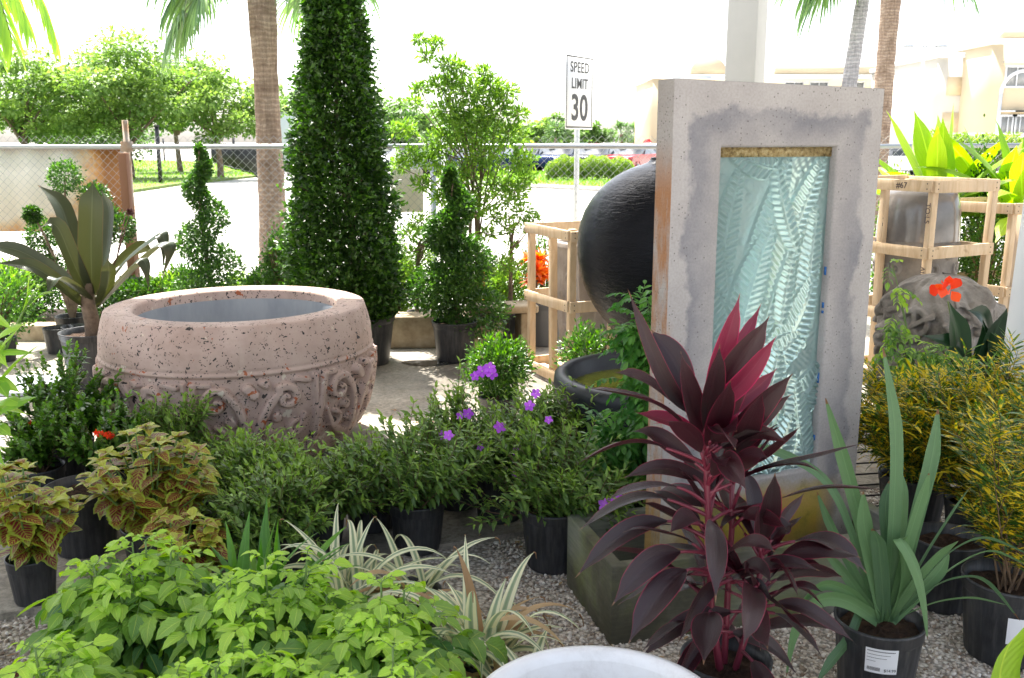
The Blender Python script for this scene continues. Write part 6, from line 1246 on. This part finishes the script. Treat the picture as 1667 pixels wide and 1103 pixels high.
vine(1495, 4.45, 'light green pinnate shrub behind the crotons beside the slab', 231, [(1440, 570, .08), (1475, 565, .09), (1510, 570, .09), (1540, 580, .08), (1450, 600, .1), (1500, 610, .11), (1550, 620, .08), (1430, 620, .08), (1470, 640, .1), (1440, 430, .03), (1445, 470, .045), (1438, 510, .045), (1445, 540, .05)], mat='l_tecoma', leaf=.04, dens=1.2)
# ---- canna with red flower
KX = atx(1580, 4.55, .3); t = thing('canna', 'canna with a scarlet flower and dark broad leaves in front of the carved stone pot', 'plant', (KX, 4.55, .03)); pot_parts(t, .14, .26); lf = MB(); g = np.random.default_rng(240)
def kp_(px, py, dy=0): z_ = pz(py, 4.55 + dy); return np.array([atx(px, 4.55 + dy, z_) - KX, dy, z_ - .03])
for pts, W, sd_ in [([(1565, 700), (1560, 600), (1560, 540), (1545, 490)], .055, (1, .2, 0)), ([(1590, 700), (1600, 600), (1620, 540), (1640, 500)], .075, (1, .2, .3)), ([(1590, 700), (1580, 620), (1560, 560), (1500, 545)], .05, (.2, .5, 1)), ([(1595, 700), (1620, 630), (1640, 580), (1665, 540)], .08, (1, .3, .3)), ([(1580, 700), (1590, 640), (1610, 580), (1600, 520)], .07, (1, -.2, 0)), ([(1585, 700), (1610, 560), (1600, 510), (1575, 505)], .045, (.3, .4, .8)), ([(1590, 720), (1630, 660), (1650, 640), (1680, 650)], .06, None), ([(1575, 720), (1560, 650), (1545, 620), (1520, 620)], .05, None), ([(1590, 720), (1610, 650), (1620, 620), (1630, 600)], .08, (1, 0, 0)), ([(1590, 720), (1600, 680), (1590, 640), (1575, 600)], .08, (1, .1, 0))]:
    big_leaf(lf, None, [kp_(x, y, -.06 * i / 3) for i, (x, y) in enumerate(pts)], W, g.uniform(0, 1), sd_, fold=.35)
lf.build('foliage', M['l_canna'], t); MB().tube([kp_(1585, 720), kp_(1560, 580), kp_(1543, 490)], [.008, .006, .004], 6).tube([(0, 0, .2), kp_(1585, 720)], .012, 6).build('stem', M['green_stem'], t)
c = kp_(1541, 468, -.05); fl = MB(); m = 11
P = c + rvec(g, m) * .03 * [1.4, .6, .8]; fl.leaves(leaf_t(5, .42, .6, .15, .4), P, nrm(rvec(g, m) + [0, -.3, .3]), nrm(rvec(g, m) + [0, -1., .2]), g.uniform(.045, .075, m), g.uniform(0, 1, m)); fl.build('flower', M['red_petal'], t)
# ---- tibouchina-like shrubs in the middle
tb = [(298, 4.15, .14, .45, 'slim shrub standing against the left side of the terrazzo urn', 12), (405, 3.80, .18, .37, 'dense shrub in front of the terrazzo urn, left of its centre', 22), (520, 3.70, .19, .32, 'dense shrub in front of the terrazzo urn, right of its centre', 22), (605, 3.85, .15, .33, 'small shrub by the lower right side of the urn', 12),
      (680, 3.68, .25, .50, 'bushy shrub on the dark pot between the urn and the boxwood', 20), (812, 3.95, .18, .52, 'purple flowered shrub in a black pot below the boxwood', 18), (915, 3.50, .20, .52, 'purple flowered shrub in the black pot beside the trough', 20), (465, 3.42, .20, .36, 'low twiggy shrub behind the variegated plant on the left', 16), (900, 4.25, .13, .50, 'small shrub in front of the water basin', 12), (745, 4.1, .14, .50, 'small flowering shrub left of the purple flowered shrub', 12)]
tbo = []
for i, (px, Y, r, h, lab, nm) in enumerate(tb):
    zb = .03 if Y > 3.82 else .006; pxx = px - 14 if i == 6 else px
    t = root_at('flowering_shrub', lab, 'shrub', pxx, Y if i != 6 else 3.52, zb, group='narrow leaved flowering shrubs'); pot_parts(t, .115 if i != 6 else .13, .21 if i != 6 else .25)
    shrub(t, 300 + i, r * 1.35, r * 1.1, h - zb, .18 if i != 6 else .22, nmain=int(nm * 1.5), nsub=10, T=T_lance, leaf=.050, mat='l_tib', pairs=6, twl=.17, zb=.06, lo=.12, droop=.02); tbo.append((t, Y, zb))
for i, (k, px, py, r) in enumerate([(5, 785, 604, .024), (5, 797, 598, .022), (5, 801, 608, .022), (5, 773, 612, .018), (9, 762, 673, .022), (9, 749, 676, .016), (9, 724, 711, .02), (9, 738, 714, .02), (5, 814, 694, .024), (6, 862, 660, .018), (6, 893, 683, .014), (6, 986, 822, .026), (6, 1006, 814, .024), (5, 838, 772, .012), (5, 782, 728, .014), (4, 730, 708, .018), (5, 842, 735, .018), (9, 716, 706, .016), (6, 872, 640, .016), (0, 228, 790, .0)][:-1]):
    t, Y, zb = tbo[k]; Yf = Y - .25; z_ = pz(py, Yf); p = np.array([atx(px, Yf, z_) - t.location.x, Yf - t.location.y, z_ - zb]); f = flower(t, p, r * 1.2, 'purple', 5, 400 + i)
    MB().tube([p, p * [.7, .6, 1] + [0, .05, -.06], p * [.4, .2, 1] + [0, .04, -.16]], .0015, 4).build('flower_stalk', M['green_stem'], f)
# ---- ixora
for i, (px, Y, r, h, lab, nm) in enumerate([(108, 4.35, .24, .66, 'dense ixora with red flower heads left of the terrazzo urn', 34), (190, 4.0, .15, .50, 'small ixora with a red flower head touching the urn', 18), (70, 4.0, .15, .44, 'low ixora at the left in front of the larger one', 14)]):
    t = root_at('ixora', lab, 'shrub', px, Y, .03, group='red flowered ixoras'); pot_parts(t, .14 if i == 0 else .11, .22)
    shrub(t, 320 + i, r, r, h, .2, nmain=nm, nsub=9, T=T_oval, leaf=.040, mat='l_ixora', pairs=7, twl=.12, zb=.1, lo=.15)
    for (kk, fx_, fy_) in ((0, 47, 695), (0, 68, 695), (1, 162, 705), (1, 178, 708), (1, 183, 755)):
        if kk == i: Yf = Y - r * .9; z_ = pz(fy_, Yf); cluster(t, (atx(fx_, Yf, z_) - t.location.x, Yf - Y, z_ - .03), .028 if kk == 0 else .016, seed=fx_, n=26 if kk == 0 else 14)
# ---- coleus
def coleus(px, Y, r, h, lab, seed, pot, nm, zb=.03, lz=.17, potx=None):
    t = root_at('coleus', lab, 'plant', px, Y, zb, group='red and green coleus'); g = np.random.default_rng(seed); pot_parts(t, *pot); st = MB(); lf = MB(); P = []; Fd = []; S = []; Rn = []
    for i in range(nm):
        az = g.uniform(0, 2 * PI); rr_ = r * math.sqrt(g.uniform(.0, 1)); top = lz + (h - lz) * math.sqrt(max(.05, 1 - .75 * (rr_ / r) ** 2)) * g.uniform(.75, 1.02); tg_ = np.array([rr_ * math.cos(az), rr_ * math.sin(az), top]); path = bez(np.array([g.normal() * .02, g.normal() * .02, pot[1] - .03]), np.array([tg_[0] * .6, tg_[1] * .6, pot[1] + (top - pot[1]) * .5]), tg_, 9); st.tube(path, np.linspace(.005, .003, 9), 5)
        for lv in range(5):
            q = path[8 - int(lv * 1.5)] if lv else path[8]; a0 = g.uniform(0, PI) + lv * PI / 2; k = 4 if lv == 0 else 2; size = (.045, .075, .095, .095, .08)[lv]
            for j in range(k + (2 if lv == 0 else 0)):
                a = a0 + j * 2 * PI / k; u = .2 if lv else .55; P.append(q); Fd.append([math.cos(a), math.sin(a), u - .3 * (lv > 1)]); S.append(size * g.uniform(.75, 1.15)); Rn.append(min(1, max(0, g.uniform(.1, .7) + (.3 if lv == 0 else 0))))
    put(lf, g, T_col, np.array(P), np.array(Fd, float), np.array(S), np.array(Rn), jit=.25); lf.build('foliage', M['l_coleus'], t); st.build('stem', M['green_stem'], t); return t
coleus(258, 3.40, .23, .60, 'large burgundy and lime coleus in front of the urn', 330, (.12, .2), 34)
coleus(58, 3.18, .20, .52, 'coleus in a small black pot at the left edge', 331, (.083, .17), 22)
coleus(300, 3.1, .15, .42, 'small bright red coleus just above the tecoma leaves', 332, (.10, .16), 14, zb=.006)
for i, (px, Y, r, h, lab) in enumerate([(142, 3.62, .14, .27, 'black pot between the two coleus plants'), (340, 3.62, .13, .25, 'black pot in shadow right of the large coleus')]):
    t = root_at('empty_pot', lab, 'pot', px, Y, .03); pot_parts(t, r, h)
# ---- variegated strap plants
def varieg(px, Y, lab, seed, cnt, Lr, W, els, mat='l_var', z=.006, pot=(.10, .14), droop=1.6, dry=.15, name='variegated_lily', group='white striped strap plants', azr=None, base=None):
    t = root_at(name, lab, 'plant', px, Y, z, group=group); g = np.random.default_rng(seed); pot_parts(t, *pot); lf = MB(); dr = MB(); b = pot[1] - .04 if base is None else base
    for i in range(cnt):
        az = g.uniform(0, 2 * PI) if azr is None else g.uniform(*azr); el = g.uniform(*els); L = g.uniform(*Lr); P, ss, wd = strap(g, az, el, L, W * g.uniform(.7, 1.15), droop * g.uniform(.5, 1.4), 16, (g.normal() * .03, g.normal() * .03, b), wob=.02, twist=g.uniform(-.6, .6))
        (dr if g.random() < dry else lf).ribbon(P, ss, wd, .3, g.uniform(0, 1), 5)
        if g.random() < .5 and mat == 'l_var': q = P[-1]; dr.tube([q, q + nrm(P[-1] - P[-2]) * .015 + [0, 0, -.008], q + nrm(P[-1] - P[-2]) * .02 + [0, 0, -.03]], [.003, .002, .001], 4)
    lf.build('foliage', M[mat], t)
    if dr.n: dr.build('withered_leaves', M['l_dry'], t)
varieg(572, 2.95, 'white striped strap plant behind the tecoma leaves, left one', 340, 60, (.28, .46), .021, (.45, 1.45))
varieg(672, 3.02, 'small white striped strap plant right of the first, with withered tips', 341, 26, (.26, .42), .019, (.4, 1.35), dry=.3)
varieg(775, 2.62, 'white striped strap plant spreading over the gravel, largest', 342, 76, (.28, .46), .021, (.35, 1.45), dry=.22)
varieg(845, 2.42, 'white striped strap plant drooping beside the white planter', 343, 40, (.22, .40), .019, (.2, 1.2), dry=.2)
varieg(952, 2.35, 'few white striped leaves just above the white planter rim', 344, 12, (.16, .28), .014, (.4, 1.2), dry=.1, pot=(.07, .08))
varieg(428, 2.85, 'bright green strap plant between coleus and white striped plant', 345, 32, (.28, .42), .022, (.6, 1.5), 'l_brom', droop=.7, dry=0, name='green_lily', group='plain green strap plants')
varieg(325, 2.85, 'low green strap plant in shade below the coleus', 346, 24, (.18, .30), .014, (.3, 1.3), 'l_brom', droop=.9, dry=0, name='green_lily', group='plain green strap plants')
# ---- bright tecoma in front
def tecoma(px, Y, rx, ry, h, lab, seed, nm, z=.006, pot=(.12, .22), leaf=.080):
    t = root_at('tecoma', lab, 'shrub', px, Y, z, group='bright green tecomas in front'); g = np.random.default_rng(seed); pot_parts(t, *pot); st = MB(); lf = MB(); P = []; Fd = []; S = []; Rn = []
    for i in range(nm):
        az = g.uniform(0, 2 * PI); rr_ = math.sqrt((i + .5) / nm); top = pot[1] + (h - pot[1]) * (math.sqrt(max(.05, 1 - .65 * rr_ ** 2))) * (g.uniform(.60, 1.05) if i % 5 else g.uniform(1.0, 1.12)); tg_ = np.array([rx * rr_ * math.cos(az), ry * rr_ * math.sin(az), top]); path = bez(np.array([g.normal() * .02, g.normal() * .02, pot[1] - .03]), np.array([tg_[0] * .85, tg_[1] * .85, pot[1] + (top - pot[1]) * .35]), tg_, 11); st.tube(path, np.linspace(.0045, .0028, 11), 5)
        for lv in range(6):
            q = path[10 - lv * 1] if lv < 5 else path[4]; fr = lv / 5; a0 = lv * PI / 2 + g.uniform(-.3, .3) + i
            for s in (0, 1):
                a = a0 + s * PI; L = (.035, .08, .13, .155, .16, .15)[lv] * g.uniform(.85, 1.15); d = np.array([math.cos(a), math.sin(a), (.9, .45, .2, .05, -.05, -.2)[lv]]); d = nrm(d); m_ = 4; pp = [q]; dd = d.copy()
                for k in range(m_): dd = nrm(dd + [0, 0, -.10]); pp.append(pp[-1] + dd * L / m_)
                pp = np.array(pp); st.tube(pp, .0014, 3); sdv = nrm(np.cross(dd, [0, 0, 1.])); ls = leaf * (.38, .6, .85, 1, 1.1, 1.0)[lv] * g.uniform(.7, 1.25); rn = min(1, max(0, (1, .8, .45, .22, .12, .05)[lv] + g.uniform(-.15, .2)))
                for k in (2, 3): 
                    for sg in (-1, 1): P.append(pp[k]); Fd.append(dd * .55 + sdv * sg); S.append(ls * g.uniform(.8, 1.05)); Rn.append(min(1, max(0, rn + g.uniform(-.08, .08))))
                P.append(pp[4]); Fd.append(dd + [0, 0, -.1]); S.append(ls * 1.15); Rn.append(rn)
    put(lf, g, T_tec, np.array(P), np.array(Fd, float), np.array(S), np.array(Rn), jit=.5); lf.build('foliage', M['l_tecoma'], t); st.build('stem', M['green_stem'], t)
tecoma(250, 2.55, .17, .14, .52, 'bright green serrate leaved shrub in front of the large coleus', 350, 18)
tecoma(460, 2.40, .18, .15, .53, 'bright green serrate leaved shrub in the middle of the front row', 351, 20)
tecoma(630, 2.30, .17, .14, .49, 'bright green serrate leaved shrub beside the white striped plant', 352, 15)
tecoma(90, 2.10, .10, .08, .46, 'small bright green serrate leaved shrub in the lower left corner', 353, 7)
tecoma(390, 2.0, .19, .13, .46, 'bright green serrate leaved shrub at the bottom edge, nearest the viewer', 354, 16)
tecoma(640, 1.95, .16, .12, .50, 'bright green serrate leaved shrub at the bottom edge left of the white planter', 355, 10)
# ---- left-edge bright leaves, bottom-right leaf
GX = atx(-150, 2.7, .7); t = thing('ginger_plant', 'bright lance leaved plant reaching in from the left edge', 'plant', (GX, 2.7, .006)); pot_parts(t, .13, .24); g = np.random.default_rng(360); lf = MB(); st = MB()
def gq(px, py, dy=0): z_ = pz(py, 2.7 + dy); return np.array([atx(px, 2.7 + dy, z_) - GX, dy, z_ - .006])
for stem, lv in [([(-60, 900), (-50, 700), (-30, 560)], [((-35, 575), (45, 525), .018), ((-20, 600), (35, 530), .02), ((-40, 590), (60, 575), .012), ((-30, 620), (35, 640), .02)]), ([(-70, 900), (-40, 760), (-15, 640)], [((-20, 640), (65, 560), .018), ((-15, 660), (40, 660), .02), ((-30, 690), (62, 645), .026), ((-25, 700), (20, 710), .02)]), ([(-80, 900), (-60, 640), (-50, 480)], [((-50, 500), (25, 540), .02), ((-50, 480), (10, 470), .016), ((-50, 540), (15, 600), .022)]), ([(-30, 900), (-10, 560), (55, 480)], [((35, 510), (62, 450), .007), ((45, 500), (90, 475), .008), ((42, 505), (48, 440), .006), ((40, 500), (75, 460), .006)]), ([(-90, 900), (-80, 600), (-60, 520)], [((-60, 700), (10, 760), .02), ((-60, 600), (0, 640), .022)])]:
    Q = bez(np.array([0, 0, .2]), gq(*stem[1]), gq(*stem[2]), 10); st.tube(Q, np.linspace(.006, .003, 10), 6)
    for b, tp, W in lv: big_leaf(lf, None, [gq(b[0], b[1]), gq((b[0] + tp[0]) / 2, (b[1] + tp[1]) / 2 - 12, -.04), gq(tp[0], tp[1], -.06)], W, g.uniform(.2, 1), (g.uniform(-.3, .3), 1, g.uniform(.2, .9)), fold=.25, cols=5, ex=.8)
    for k in range(5): b = Q[2 + k]; a = g.uniform(0, 6.3); big_leaf(lf, None, [b, b + np.array([math.cos(a), math.sin(a), .3]) * .08, b + np.array([math.cos(a), math.sin(a), 0]) * .18], .02, g.uniform(.2, 1), None, fold=.25, cols=5)
lf.build('foliage', M['l_ginger'], t); st.build('stem', M['green_stem'], t)
BX = atx(1690, 2.0, .3); t = thing('broad_leaf_plant', 'glossy green broad leaf poking in at the bottom right corner', 'plant', (BX, 2.05, .006)); pot_parts(t, .12, .22); lf = MB(); st = MB()
def bq(px, py, dy=0): z_ = pz(py, 2.05 + dy); return np.array([atx(px, 2.05 + dy, z_) - BX, dy, z_ - .006])
for pts, W in (([(1640, 1180), (1625, 1100), (1640, 1050), (1672, 1015)], .05), ([(1700, 1180), (1720, 1080), (1750, 1000), (1790, 960)], .05), ([(1660, 1180), (1700, 1120), (1760, 1090), (1800, 1100)], .05), ([(1680, 1160), (1690, 1060), (1700, 1020), (1720, 990)], .045)): big_leaf(lf, None, [bq(x, y, -.02 * i) for i, (x, y) in enumerate(pts)], W, .6, (1, .5, .1), fold=.25)
lf.build('foliage', M['l_tecoma'], t); st.tube([(0, 0, .18), (0, 0, .3)], .006, 6); st.build('stem', M['green_stem'], t)
